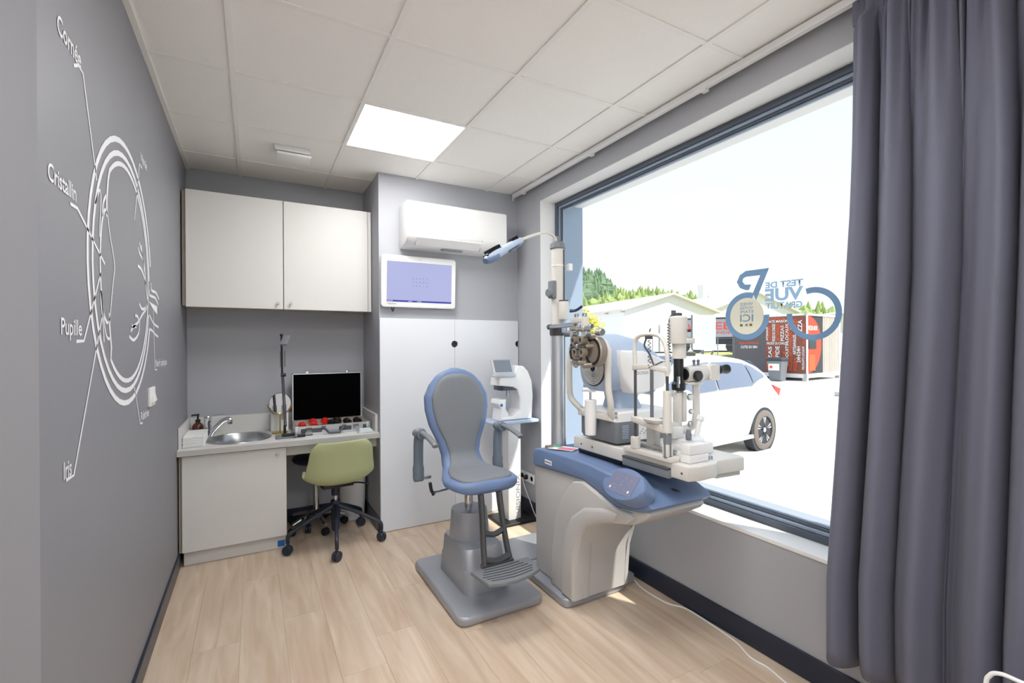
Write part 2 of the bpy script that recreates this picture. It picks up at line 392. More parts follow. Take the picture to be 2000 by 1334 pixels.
# curtain: gathered heading, deep folds
def curtain():
    NU, NV = 420, 46; b = B(); bm = b.bm; g = []
    phs = [R.uniform(0, 6.28) for _ in range(8)]
    for j in range(NV+1):
        v = j/NV; z = 2.515-(2.515-.205)*v
        ytop, ybot = .868, .965
        y0 = ytop+(ybot-ytop)*min(1, v*1.15)**1.2; y1 = -.05
        rowv = []
        for i in range(NU+1):
            u = i/NU; s = u*9.0
            gather = max(0, 1-v/.28)
            deep = min(1, .35+v*1.6)
            ph = 2*PI*(s+.18*math.sin(1.7*s+phs[0])+.06*v*math.sin(3*s+phs[1]))
            A = .064*deep*(1+.38*math.sin(1.3*s+phs[2]))
            xx = 1.835-A*math.sin(ph)-.016*math.sin(2*ph+phs[3]+1.2*v)*deep-.005*math.sin(5*ph+4*v)*math.sin(3*v+s)
            xx += .018*gather*math.sin(3*ph+phs[4])+.010*gather*math.sin(5*ph+phs[5])
            xx += .006*math.sin(9*v+phs[6]+s)*v
            yy = y0+(y1-y0)*u+.030*deep*math.cos(ph+.6)-.030*deep
            zz = z+(.012*math.sin(ph+1)+.02*math.sin(s*.8+1) if v > .97 else 0)
            if v < .03: xx = 1.862+(xx-1.862)*.4
            rowv.append(bm.verts.new((min(xx, 1.898), yy, zz)))
        g.append(rowv)
    for j in range(NV):
        for i in range(NU): bm.faces.new((g[j][i], g[j][i+1], g[j+1][i+1], g[j+1][i]))
    return b
cur = thing('curtain', 'long slate grey blackout curtain drawn aside at the window', 'curtain', (1.84, .45, .17))
co = curtain().obj('drape', M['curtain'], cur, sharp=180)
so = co.modifiers.new('solid', 'SOLIDIFY'); so.thickness = .0025
hb = B()
for i in range(34):
    y = .865-i*.0255
    hb.box((1.846, y-.0105, 2.44), (1.878, y+.0105, 2.528), .008, 2)
hb.obj('gathered_heading', M['curtain'], cur)

# wall panels on the pillar
def panel(x0, x1, lab, hole_left, hole_right):
    t = thing('wall_panel', lab, 'panel', ((x0+x1)/2, YP-.018, 0))
    hz, hr = 1.343, .026
    # outline with half-round finger notches on the sides
    pts = [(x0, .004)]
    pts.append((x1, .004))
    if hole_right: pts += [(x1-hr*math.cos(math.radians(a)), hz+hr*math.sin(math.radians(a))) for a in range(-90, 91, 15)]
    pts += [(x1, 1.532), (x0, 1.532)]
    if hole_left: pts += [(x0+hr*math.cos(math.radians(a)), hz+hr*math.sin(math.radians(a))) for a in range(90, -91, -15)]
    B().prism(pts, XZ, YP-.018, YP-.002).obj('board', M['panel'], t)
    if hole_right: B().cyl((x1 if x1 < 1.5 else x1-.002, YP-.0015, hz), (x1 if x1 < 1.5 else x1-.002, YP-.0005, hz), hr+.004).obj('finger_hole', M['black'], t)
    return t
panel(XP+.001, 1.356, 'white board panel on the pillar behind the exam chair', False, True)
panel(1.358, 1.916, 'white board panel on the pillar behind the lensmeter stand', True, True)

# ================================================================== MURAL on the feature wall
mx_ = XL+.0012
mural = thing('eye_diagram', 'white line drawing of an eye with French part names on the dark wall', 'wall decal', (XL, 2.17, 1.0))
def strip(b, pts, wd, sub=4):
    """flat ribbon on the wall, pts in (Y, Z)"""
    P = spline([Vector((p[0], p[1], 0)) for p in pts], sub) if sub else [Vector((p[0], p[1], 0)) for p in pts]
    a = []; c = []
    for i, p in enumerate(P):
        d = (P[min(i+1, len(P)-1)]-P[max(i-1, 0)]).normalized(); n = Vector((-d.y, d.x, 0))
        ww = wd(i/(len(P)-1)) if callable(wd) else wd
        a.append(b.bm.verts.new((mx_, p.x+n.x*ww/2, p.y+n.y*ww/2))); c.append(b.bm.verts.new((mx_, p.x-n.x*ww/2, p.y-n.y*ww/2)))
    for i in range(len(P)-1): b.bm.faces.new((a[i], a[i+1], c[i+1], c[i]))
    return b
def arc(cy, cz, r, a0, a1, n=40): return [(cy+r*math.cos(math.radians(a0+(a1-a0)*k/n)), cz+r*math.sin(math.radians(a0+(a1-a0)*k/n))) for k in range(n+1)]
CYm, CZm = 2.172, 1.592
strip(B(), arc(CYm, CZm, .462, 12, 337), .019, 0).obj('sclera_ring', M['mural'], mural)
strip(B(), arc(CYm+.002, CZm, .418, 4, 343), .018, 0).obj('choroid_ring', M['mural'], mural)
strip(B(), [(1.911, 1.74), (1.912, 1.80), (1.93, 1.865)]+arc(CYm+.012, CZm+.002, .385, 128, -128)+[(1.955, 1.33), (1.935, 1.40), (1.932, 1.44)], .016, 0).obj('retina_ring', M['mural'], mural)
strip(B(), [(1.889, 1.758), (1.862, 1.725), (1.842, 1.66), (1.834, 1.58), (1.843, 1.50), (1.866, 1.435), (1.904, 1.407)], .013).obj('lens_front', M['mural'], mural)
strip(B(), [(1.889, 1.758), (1.917, 1.751), (1.948, 1.687), (1.985, 1.635), (2.002, 1.595), (1.985, 1.55), (1.962, 1.49), (1.935, 1.42), (1.904, 1.407)], .009).obj('lens_back', M['mural'], mural)
strip(B(), [(1.786, 1.748), (1.82, 1.79), (1.838, 1.802), (1.846, 1.775), (1.834, 1.70), (1.831, 1.662)], .009).obj('iris_fold', M['mural'], mural)
strip(B(), [(1.862, 1.73), (1.872, 1.775), (1.905, 1.806)], .012).obj('iris_fold', M['mural'], mural)
strip(B(), [(1.871, 1.346), (1.86, 1.40), (1.838, 1.478), (1.845, 1.497), (1.857, 1.45), (1.889, 1.376), (1.92, 1.357), (1.94, 1.362)], .010).obj('iris_fold', M['mural'], mural)
vn = B()
for pts in ([(2.564, 1.53), (2.51, 1.497), (2.434, 1.489), (2.387, 1.506)], [(2.555, 1.52), (2.523, 1.495), (2.433, 1.461), (2.362, 1.43), (2.284, 1.41), (2.232, 1.39)], [(2.392, 1.444), (2.372, 1.389), (2.283, 1.358), (2.206, 1.371)],
            [(2.373, 1.438), (2.351, 1.452), (2.307, 1.454)], [(2.327, 1.412), (2.263, 1.409), (2.253, 1.418)], [(2.551, 1.537), (2.52, 1.59), (2.497, 1.62), (2.43, 1.65), (2.362, 1.655)],
            [(2.515, 1.60), (2.494, 1.668), (2.46, 1.695), (2.395, 1.712), (2.375, 1.732)], [(2.461, 1.70), (2.429, 1.749)], [(2.49, 1.65), (2.465, 1.70), (2.397, 1.754)]):
    strip(vn, pts, .012)
vn.obj('blood_vessels', M['mural'], mural)
b = B(); b.bm.faces.new([b.bm.verts.new((mx_, y, z)) for y, z in ((2.564, 1.535), (2.606, 1.531), (2.788, 1.524), (2.787, 1.486), (2.678, 1.506))]); b.obj('optic_nerve', M['mural'], mural)
for pts in ([(2.64, 1.62), (2.651, 1.588), (2.758, 1.587), (2.84, 1.563)], [(2.6, 1.585), (2.607, 1.561), (2.741, 1.56), (2.815, 1.534)], [(2.595, 1.473), (2.65, 1.452), (2.706, 1.437), (2.824, 1.426)], [(2.60, 1.41), (2.66, 1.405), (2.72, 1.392), (2.809, 1.38)]):
    strip(B(), pts, .011).obj('nerve_sheath', M['mural'], mural)
for pts in ([(1.606, 2.056), (1.643, 2.076), (1.681, 2.074), (1.804, 1.822)], [(1.572, 1.692), (1.627, 1.694), (1.885, 1.588)], [(1.611, 1.346), (1.674, 1.348), (1.84, 1.554)], [(1.529, 1.007), (1.585, 1.006), (1.853, 1.427)],
            [(2.459, 2.074), (2.409, 2.076), (2.308, 1.825)], [(2.773, 1.223), (2.72, 1.226), (2.691, 1.50)], [(2.436, 1.018), (2.386, 1.023), (2.288, 1.177)]):
    strip(B(), pts, .009, 0).obj('leader_line', M['mural'], mural)
for body, y, z, wd, h in (('Cornée', 1.488, 2.076, .175, .045), ('Cristallin', 1.424, 1.708, .193, .04), ('Pupille', 1.5, 1.362, .155, .04), ('Iris', 1.511, 1.012, .056, .042),
                          ('Vitrée', 2.425, 2.096, .133, .034), ('Nerf optique', 2.735, 1.238, .325, .034), ('Rétine', 2.397, 1.032, .17, .034)):
    text('lettering', body, (mx_, y, z), (0, 1, 0), (0, 0, 1), h, M['mural'], mural, width=wd, bold=.014)

# light switch on the feature wall
t = thing('light_switch', 'white light switch plate on the dark wall below the eye drawing', 'light switch', (XL, 2.612, 1.07))
B().box((XL, 2.552, 1.07), (XL+.010, 2.672, 1.152), .003).obj('plate', M['white'], t)
B().prism([(XL+.010, 1.082), (XL+.020, 1.09), (XL+.010, 1.14)], lambda u, v, w_: Vector((u, w_, v)), 2.575, 2.65, .001).obj('rocker', M['white'], t)

# ================================================================== ALCOVE JOINERY
t = thing('wall_cabinet', 'wide cream wall cabinet with two flat doors over the worktop', 'cabinet', (.2, 3.78, 1.59))
B().box((-.396, 3.645, 1.597), (.783, YB-.002, 2.335), .002, 1).obj('body', M['edge'], t)
for x0, x1, kx in ((-.374, .184, .152), (.189, .757, .232)):
    d = B().box((x0, 3.622, 1.588), (x1, 3.644, 2.338), .0015, 1).obj('door', M['lam'], t)
    B().lathe([(.004, 0), (.004, .012), (.009, .014), (.009, .022), (.007, .024)], (kx, 3.622, 1.628), (0, -1, 0), 16).obj('knob', M['steel'], d)
B().box((.760, 3.626, 1.588), (.783, 3.644, 2.338), .001, 1).obj('filler_strip', M['lam'], t)

ZK = .712
t = thing('base_cabinet', 'white under-counter sink cabinet with one flat door', 'cabinet', (-.1, 3.6, 0))
cbx = B()
for a_, b_ in (((-.396, 3.446, .088), (-.378, 3.90, ZK-.036)), ((.172, 3.446, .088), (.19, 3.90, ZK-.036)), ((-.378, 3.446, .088), (.172, 3.90, .106)), ((-.378, 3.882, .106), (.172, 3.90, ZK-.036))): cbx.box(a_, b_)
cbx.obj('body', M['edge'], t)
d = B().box((-.379, 3.422, .093), (.186, 3.444, ZK-.042), .0015, 1).obj('door', M['lam'], t)
B().lathe([(.004, 0), (.004, .012), (.008, .014), (.008, .022), (.006, .024)], (.135, 3.422, .632), (0, -1, 0), 16).obj('knob', M['steel'], d)
B().box((-.375, 3.462, .001), (.186, 3.478, .086), .001, 1).obj('plinth', M['lam'], t)
single('tape', B().box((.135, 3.4600, .012), (.178, 3.4618, .052)), M['tape'], 'short strip of blue tape stuck on the sink cabinet plinth', 'tape')

# worktop with oval cut-out
wt = thing('worktop', 'white worktop with grey front edge spanning the alcove', 'worktop', (.19, 3.67, ZK-.034))
SX, SY, SRX, SRY = -.085, 3.672, .194, .205
def worktop():
    b = B(); bm = b.bm; N = 64; x0, x1, y0, y1 = XL+.002, XP-.001, YP-.006, YB-.001
    def hit(a):
        c, s = math.cos(a), math.sin(a); ts = []
        if c > 1e-9: ts.append((x1-SX)/c)
        if c < -1e-9: ts.append((x0-SX)/c)
        if s > 1e-9: ts.append((y1-SY)/s)
        if s < -1e-9: ts.append((y0-SY)/s)
        q = min(ts); return (SX+c*q, SY+s*q)
    ang = sorted([2*PI*k/N for k in range(N)]+[math.atan2(y-SY, x-SX) % (2*PI) for x in (x0, x1) for y in (y0, y1)])
    rr = []
    for z in (ZK, ZK-.034):
        rr.append([bm.verts.new((SX+(SRX-.012)*math.cos(a), SY+(SRY-.012)*math.sin(a), z)) for a in ang]); rr.append([bm.verts.new(hit(a)+(z,)) for a in ang])
    n = len(ang)
    for i in range(n):
        k = (i+1) % n
        bm.faces.new((rr[0][i], rr[1][i], rr[1][k], rr[0][k])); bm.faces.new((rr[2][i], rr[2][k], rr[3][k], rr[3][i]))
        bm.faces.new((rr[1][i], rr[3][i], rr[3][k], rr[1][k])); bm.faces.new((rr[0][i], rr[0][k], rr[2][k], rr[2][i]))
    return b
worktop().obj('top', M['lam'], wt)
B().box((XL+.002, YP-.009, ZK-.034), (XP-.001, YP-.006, ZK-.0005)).obj('front_edge', M['bodyg'], wt)
B().box((XL+.002, YB-.018, ZK), (XP-.001, YB-.001, .838), .001, 1).obj('upstand', M['lam'], wt)
B().box((XL+.002, 3.46, ZK), (XL+.019, YB-.019, .838), .001, 1).obj('upstand', M['lam'], wt)
B().box((XP-.018, 3.46, ZK), (XP-.001, YB-.019, .838), .001, 1).obj('upstand', M['lam'], wt)
B().box((.192, 3.495, .60), (XP-.002, 3.513, ZK-.035), .001, 1).obj('apron', M['lam'], wt)
B().box((.192, 3.514, ZK-.06), (XP-.002, 3.56, ZK-.035)).obj('batten', M['edge'], wt)

# sink + tap
t = thing('sink', 'oval stainless steel sink set into the worktop', 'sink', (SX, SY, ZK))
N = 48; rings = []
for sc_, z in ((1, ZK+.001), (.99, ZK+.007), (.955, ZK+.008), (.93, ZK+.002), (.90, ZK-.05), (.82, ZK-.12), (.6, ZK-.15), (.15, ZK-.156), (.14, ZK-.16), (.02, ZK-.16)):
    rings.append([Vector((SX+SRX*sc_*math.cos(2*PI*k/N), SY+SRY*sc_*math.sin(2*PI*k/N), z)) for k in range(N)])
B().loft(rings, False, True).obj('bowl', M['steel'], t)
for dx in (-.012, .006, .022): B().box((SX-.09+dx, SY-SRY*.82, ZK-.062), (SX-.081+dx, SY-SRY*.80, ZK-.03), .002).obj('overflow_slot', M['black'], t)
B().lathe([(.028, 0), (.028, .004), (.01, .006)], (SX, SY, ZK-.158)).obj('drain', M['chrome'], t)
t = thing('tap', 'chrome single-lever mixer tap beside the sink', 'tap', (-.272, 3.79, ZK))
B().lathe([(.026, 0), (.026, .006), (.021, .012), (.021, .10), (.023, .105), (.023, .135), (.018, .142)], (-.272, 3.79, ZK+.004)).obj('body', M['chrome'], t)
B().tube([(-.262, 3.79, ZK+.02), (-.22, 3.785, ZK+.075), (-.185, 3.78, ZK+.11), (-.155, 3.775, ZK+.122), (-.138, 3.773, ZK+.115)], [.020, .018, .016, .016, .016], 12, 5).obj('spout', M['chrome'], t)
B().lathe([(.014, 0), (.016, .004), (.016, .026)], (-.142, 3.774, ZK+.088), (0, 0, 1), 16).obj('aerator', M['chrome'], t)
B().tube([(-.272, 3.79, ZK+.146), (-.235, 3.785, ZK+.155), (-.175, 3.78, ZK+.158)], [.012, .008, .006], 10, 3, .6).obj('lever', M['chrome'], t)
# soap dispenser
t = thing('soap_dispenser', 'amber glass soap bottle with black pump by the tap', 'soap dispenser', (-.335, 3.875, ZK))
B().lathe([(.032, 0), (.034, .004), (.034, .075), (.024, .092), (.014, .098), (.014, .104)], (-.335, 3.875, ZK)).obj('bottle', M['amber'], t)
B().lathe([(.0345, .0), (.0345, .04)], (-.335, 3.875, ZK+.008), cap=False).obj('label', M['paper'], t)
p = B().lathe([(.015, 0), (.015, .018), (.006, .02), (.006, .045), (.010, .046), (.010, .056)], (-.335, 3.875, ZK+.102), n=16).tube([(-.335, 3.875, ZK+.152), (-.362, 3.875, ZK+.152), (-.372, 3.873, ZK+.146)], .006, 8)
p.obj('pump', M['black'], t)
# paper towels
t = thing('paper_towels', 'stack of folded white paper towels on the worktop corner', 'paper towels', (-.325, 3.6, ZK))
for k in range(9): B().box((-.38+R.uniform(-.002, .002), 3.47+R.uniform(-.003, .003), ZK+.001+k*.0075), (-.268+R.uniform(-.002, .002), 3.76, ZK+.0078+k*.0075), .0025, 1).obj('towel', M['paper'], t)

# desk lamp
t = thing('desk_lamp', 'black articulated desk lamp standing beside the lens case', 'desk lamp', (.185, 3.56, ZK))
B().box((.13, 3.50, ZK+.001), (.25, 3.62, ZK+.012), .004).obj('base', M['greyp'], t)
B().box((.165, 3.505, ZK+.0125), (.246, 3.535, ZK+.032), .004).obj('switch_box', M['black'], t)
B().cyl((.187, 3.585, ZK+.012), (.187, 3.585, ZK+.08), .010, .008).obj('post', M['black'], t)
B().tube([(.187, 3.585, ZK+.07), (.172, 3.60, 1.14)], .0055, 8).tube([(.197, 3.585, ZK+.07), (.182, 3.60, 1.14)], .0035, 8).obj('lower_arm', M['dgrey'], t)
B().tube([(.174, 3.60, 1.13), (.170, 3.58, 1.40)], .0065, 8).obj('upper_arm', M['black'], t)
for z0, z1, dx in ((.83, .93, .016), (.83, .93, -.006), (1.19, 1.30, .012), (1.19, 1.30, -.014)):
    sp = [(.178+dx+.005*math.cos(k*1.1), 3.59+.005*math.sin(k*1.1), z0+(z1-z0)*k/70) for k in range(71)]
    B().tube(sp, .0013, 5).obj('spring', M['dgrey'], t)
B().cyl((.165, 3.59, 1.135), (.197, 3.59, 1.135), .011, n=16).obj('elbow_joint', M['black'], t)
hd = B(); hd.box((-.024, -.045, -.007), (.024, .045, .007), .004, M=Matrix.Translation((.192, 3.555, 1.372)) @ Matrix.Rotation(-.45, 4, 'Z') @ Matrix.Rotation(.75, 4, 'X')); hd.obj('lamp_head', M['greyp'], t)
B().sphere((.170, 3.585, 1.408), .011, 12).obj('head_joint', M['black'], t)
single('power_adapter', B().box((.262, 3.50, ZK+.001), (.31, 3.53, ZK+.018), .004).tube([(.31, 3.515, ZK+.008), (.345, 3.525, ZK+.006), (.36, 3.545, ZK+.006)], .003, 6, 4).tube([(.262, 3.515, ZK+.008), (.256, 3.50, ZK+.006), (.235, 3.485, ZK+.006)], .003, 6, 4), M['black'], 'small black power adapter with lead in front of the lens case', 'adapter')
# mirror
t = thing('vanity_mirror', 'round table mirror on a brass swivel stand', 'mirror', (.166, 3.76, ZK))
B().lathe([(.001, 0), (.066, .0), (.072, .003), (.074, .008), (.07, .012), (.001, .012)], (.166, 3.762, .925), (.15, -1, .12), 40).obj('mirror_disc', M['mirror'], t)
B().tube([(.166+.080*math.cos(a), 3.76, .925+.080*math.sin(a)) for a in [math.radians(185+170*k/20) for k in range(21)]], .004, 8).obj('yoke', M['brass'], t)
B().cyl((.166, 3.76, ZK+.01), (.166, 3.76, .845), .005).obj('stem', M['brass'], t)
B().lathe([(.055, 0), (.055, .006), (.04, .01), (.008, .014)], (.166, 3.76, ZK+.0005)).obj('base', M['brass'], t)
single('tissue_box', B().box((.11, 3.845, ZK+.001), (.225, 3.92, .862), .004), M['paper'], 'tall white cardboard box behind the brass mirror', 'box')

# trial lens case
t = thing('lens_case', 'open aluminium trial lens case with black foam lid on the worktop', 'case', (.5, 3.7, ZK))
CX0, CX1, CY0, CY1 = .252, .748, 3.545, 3.865
tray = B(); tray.box((CX0, CY0, ZK+.001), (CX1, CY1, ZK+.012)); tray.box((CX0, CY0, ZK+.012), (CX1, CY0+.008, ZK+.066)).box((CX0, CY1-.008, ZK+.012), (CX1, CY1, ZK+.066)).box((CX0, CY0+.008, ZK+.012), (CX0+.008, CY1-.008, ZK+.066)).box((CX1-.008, CY0+.008, ZK+.012), (CX1, CY1-.008, ZK+.066))
body = tray.obj('tray', M['alu'], t)
B().box((CX0+.009, CY0+.009, ZK+.0125), (CX1-.009, CY1-.009, ZK+.029), .001, 1).obj('insert', M['tan'], body)
for x in (CX0+.01, CX1-.01):
    B().box((x-.014, CY0-.003, ZK+.001), (x+.014, CY0+.02, ZK+.068), .004).obj('corner_cap', M['alu'], t)
for x0, x1 in ((.285, .33), (.345, .42), (.535, .62), (.70, .735)): B().box((x0, CY0-.0015, ZK+.018), (x1, CY0, ZK+.048)).obj('front_panel', M['dgrey'], t)
for x in (.335, .65):
    l_ = B().box((x-.02, CY0-.006, ZK+.02), (x+.022, CY0-.0015, ZK+.056), .001, 1).obj('latch', M['chrome'], t)
    B().box((x-.012, CY0-.010, ZK+.022), (x+.014, CY0-.006, ZK+.034), .001, 1).obj('hook', M['chrome'], l_)
B().tube([(.435, CY0-.008, ZK+.048), (.45, CY0-.022, ZK+.03), (.465, CY0-.034, ZK+.012), (.535, CY0-.034, ZK+.012), (.55, CY0-.022, ZK+.03), (.565, CY0-.008, ZK+.048)], .008, 8).box((.418, CY0-.012, ZK+.034), (.445, CY0-.001, ZK+.058), .002).box((.555, CY0-.012, ZK+.034), (.582, CY0-.001, ZK+.058), .002).obj('handle', M['dgrey'], t)
lid = B().box((CX0, CY1+.002, ZK+.07), (CX1, CY1+.008, 1.128)).box((CX0, CY1-.030, ZK+.072), (CX0+.007, CY1+.002, 1.128)).box((CX1-.007, CY1-.030, ZK+.072), (CX1, CY1+.002, 1.128)).box((CX0, CY1-.030, 1.121), (CX1, CY1+.002, 1.128)).obj('lid', M['alu'], t)
B().box((CX0+.008, CY1-.022, ZK+.072), (CX1-.008, CY1+.001, 1.120), .004).obj('foam_lining', M['blackfelt'], lid)
for x in (.355, .645): B().box((x-.012, CY1-.024, 1.1285), (x+.012, CY1-.010, 1.140), .002).obj('lid_catch', M['chrome'], lid)
for k, (x, y, m_, c) in enumerate([(.30, 3.61, 'red', 'red'), (.375, 3.61, 'red', 'red'), (.385, 3.76, 'red', 'red'), (.47, 3.76, 'red', 'red'), (.50, 3.64, 'black', 'black'), (.555, 3.76, 'black', 'black'), (.61, 3.66, 'black', 'black'), (.685, 3.67, 'black', 'black')]):
    where = ['in the case corner nearest the mirror', 'behind the latch nearest the desk lamp', 'against the lid on the desk lamp side', 'against the middle of the lid', 'directly behind the case handle', 'against the lid beside the red ones', 'behind the latch nearest the pillar', 'in the case corner nearest the pillar'][k]
    tl = thing('trial_lens_row', c+' rimmed trial lenses standing '+where, 'trial lenses', (x, y, ZK+.03), 0, 'trial lens rows in the case')
    for q in range(8):
        yy = y-.038+q*.0108
        B().lathe([(.016, 0), (.0245, .0), (.0260, .002), (.0260, .006), (.0245, .008), (.016, .008)], (x, yy, ZK+.057), (0, 1, .25), 18).obj('lens', M[m_], tl)
single('lens_cloth', B().box((.655, 3.455, ZK+.001), (.755, 3.525, ZK+.010), .004).box((.66, 3.46, ZK+.010), (.75, 3.522, ZK+.019), .004).box((.664, 3.464, ZK+.019), (.742, 3.519, ZK+.026), .003), M['cloth'], 'folded pale cleaning cloth in front of the lens case latch', 'cloth')

# ================================================================== STOOL, BIN, OFFICE CHAIR
def caster(b, c, r, wd, dx):
    """twin wheel caster: wheel axis along dx, c = wheel centre"""
    d = Vector((dx[0], dx[1], 0)).normalized(); c = Vector(c)
    for s in (-1, 1): b.lathe([(r*.55, -wd/2), (r*.92, -wd/2), (r, -wd/2+.004), (r, wd/2-.004), (r*.92, wd/2), (r*.55, wd/2)], c+d*s*(wd*.62), d, 20)
    return b
SXs, SYs = .40, 3.735
t = thing('stool', 'swivel stool with dark blue round seat and chrome column under the worktop', 'stool', (SXs, SYs, 0))
B().lathe([(.03, 0), (.13, .004), (.155, .018), (.162, .034), (.15, .05), (.10, .058), (.001, .06)], (SXs, SYs, .478), n=40).obj('seat', M['navy'], t)
B().lathe([(.022, 0), (.022, .22), (.015, .225), (.015, .38)], (SXs, SYs, .10), n=24).obj('column', M['chrome'], t)
B().lathe([(.035, 0), (.04, .01), (.035, .05), (.024, .06)], (SXs, SYs, .075)).obj('hub', M['chrome'], t)
for k in range(5):
    a = math.radians(-78+72*k); e = Vector((SXs+.195*math.cos(a), SYs+.195*math.sin(a), .075))
    if e.y > YB-.04: e.y = YB-.04
    arm_ = B().tube([(SXs, SYs, .105), ((SXs+e.x)/2, (SYs+e.y)/2, .10), e], [.016, .014, .012], 10, 3).obj('leg', M['chrome'], t)
    w_ = caster(B(), (e.x, e.y, .027), .026, .016, (-math.sin(a+.5), math.cos(a+.5))).obj('caster', M['black'], arm_)
t = thing('waste_bin', 'tall white round waste bin under the worktop by the pillar', 'waste bin', (.672, 3.822, 0))
B().lathe([(.085, 0), (.09, .004), (.104, .43), (.107, .435), (.107, .445), (.10, .445), (.09, .03), (.001, .02)], (.672, 3.822, .001), n=40).obj('bucket', M['white'], t)

OC = (.485, 3.38)
t = thing('office_chair', 'sage green shell office chair on a black five-star wheeled base', 'chair', (OC[0], OC[1], 0), math.radians(5))
def shell():
    b = B(); bm = b.bm; NU, NV = 24, 34; g = []
    prof = spline([Vector((0, .125, .428)), Vector((0, .105, .436)), Vector((0, .03, .432)), Vector((0, -.07, .425)), Vector((0, -.155, .436)), Vector((0, -.20, .48)), Vector((0, -.212, .56)), Vector((0, -.225, .65)), Vector((0, -.235, .725))], 5)
    prof = [prof[int(k*(len(prof)-1)/NV)] for k in range(NV+1)]
    for j, p in enumerate(prof):
        v = j/NV
        hw = .165+.058*min(1, v/.4) if v < .55 else .223-.036*((v-.55)/.45)**1.2
        e0 = max(0, (.10-v)/.10); e1 = max(0, (v-.90)/.10)
        hw *= math.sqrt(max(.0, 1-.55*(e0**2)))*math.sqrt(max(0, 1-.38*(e1**2.2)))
        r_v = []
        for i in range(NU+1):
            u = -1+2*i/NU
            seat = max(0, 1-v/.5)
            lift = .075*abs(u)**3*max(0, 1-abs(v-.38)/.5)+.012*abs(u)**2*seat
            fwd = .060*abs(u)**2.6*min(1, max(0, (v-.35)/.2))*(1-.35*max(0, (v-.7)/.3))
            r_v.append(bm.verts.new((u*hw, p.y+fwd, p.z+lift)))
        g.append(r_v)
    for j in range(NV):
        for i in range(NU): bm.faces.new((g[j][i], g[j][i+1], g[j+1][i+1], g[j+1][i]))
    return b
s_ = shell().obj('shell', M['green'], t, world=False, sharp=180)
md = s_.modifiers.new('solid', 'SOLIDIFY'); md.thickness = .011; md.offset = 0
md = s_.modifiers.new('sub', 'SUBSURF'); md.levels = 1; md.render_levels = 1
B().box((-.10, -.09, .392), (.10, .12, .418), .008).obj('mechanism', M['black'], t, world=False)
B().tube([(.06, -.02, .395), (.15, -.03, .39), (.215, -.06, .375)], [.006, .006, .009], 8, 3, .6).obj('lever', M['navy'], t, world=False)
B().lathe([(.027, 0), (.027, .05), (.032, .055), (.032, .07)], (0, 0, .325)).obj('gas_top', M['navy'], t, world=False)
B().lathe([(.014, 0), (.014, .07)], (0, 0, .27)).obj('gas_piston', M['chrome'], t, world=False)
B().lathe([(.020, 0), (.026, .01), (.030, .13), (.032, .20), (.028, .205)], (0, 0, .085)).obj('hub', M['navy'], t, world=False)
for k in range(5):
    a = math.radians(191-5+72*k); c, s = math.cos(a), math.sin(a)
    leg = B().tube([(.02*c, .02*s, .255), (.14*c, .14*s, .205), (.275*c, .275*s, .140), (.303*c, .303*s, .118), (.305*c, .305*s, .075)], [.019, .017, .014, .013, .012], 10, 3).obj('leg', M['navy'], t, world=False)
    bb = a+.9
    cs = B(); caster(cs, (.305*c, .305*s, .0315), .031, .017, (math.cos(bb), math.sin(bb))); cs.cyl((.305*c, .305*s, .03), (.305*c, .305*s, .08), .008, n=10); cs.obj('caster', M['base'], leg, world=False)

# ================================================================== EXAM CHAIR
EX = 1.073
t = thing('exam_chair', 'blue and grey ophthalmic patient chair on a silver floor plate', 'exam chair', (EX, 2.42, 0))
def plate_poly(x0, x1, y0, y1, r, bulge=.012, n=6):
    o = []
    for cx, cy, a in ((x1-r, y1-r, 0), (x0+r, y1-r, 90), (x0+r, y0+r, 180), (x1-r, y0+r, 270)):
        for k in range(n+1):
            q = math.radians(a+90*k/n); o.append((cx+r*math.cos(q), cy+r*math.sin(q)))
    return o
B().prism(plate_poly(.838, 1.312, 2.045, 2.775, .05), XY, .001, .046, .014).obj('floor_plate', M['silver'], t)
B().prism(plate_poly(1.30, 1.72, 2.44, 2.775, .02), XY, .001, .040, .008).obj('side_plate', M['silver'], t)
def rr(cx, cy, w_, d_, r, z): return [Vector((cx+u, cy+v, z)) for u, v in rrect(w_, d_, r, 5)]
B().loft([rr(EX, 2.42, .262, .41, .05, .044), rr(EX, 2.42, .252, .39, .05, .15), rr(EX, 2.425, .244, .37, .05, .158), rr(EX, 2.43, .235, .34, .05, .245), rr(EX, 2.432, .222, .325, .05, .258)]).obj('pedestal_base', M['silver'], t)
B().lathe([(.112, 0), (.110, .05), (.103, .14), (.100, .155), (.09, .158), (.001, .158)], (EX, 2.47, .255), n=40).obj('pedestal', M['silver'], t)
B().lathe([(.024, 0), (.024, .20)], (EX, 2.475, .40)).obj('lift_column', M['chrome'], t)
B().box((EX-.10, 2.35, .545), (EX+.10, 2.56, .572), .01).obj('seat_carrier', M['dgrey'], t)
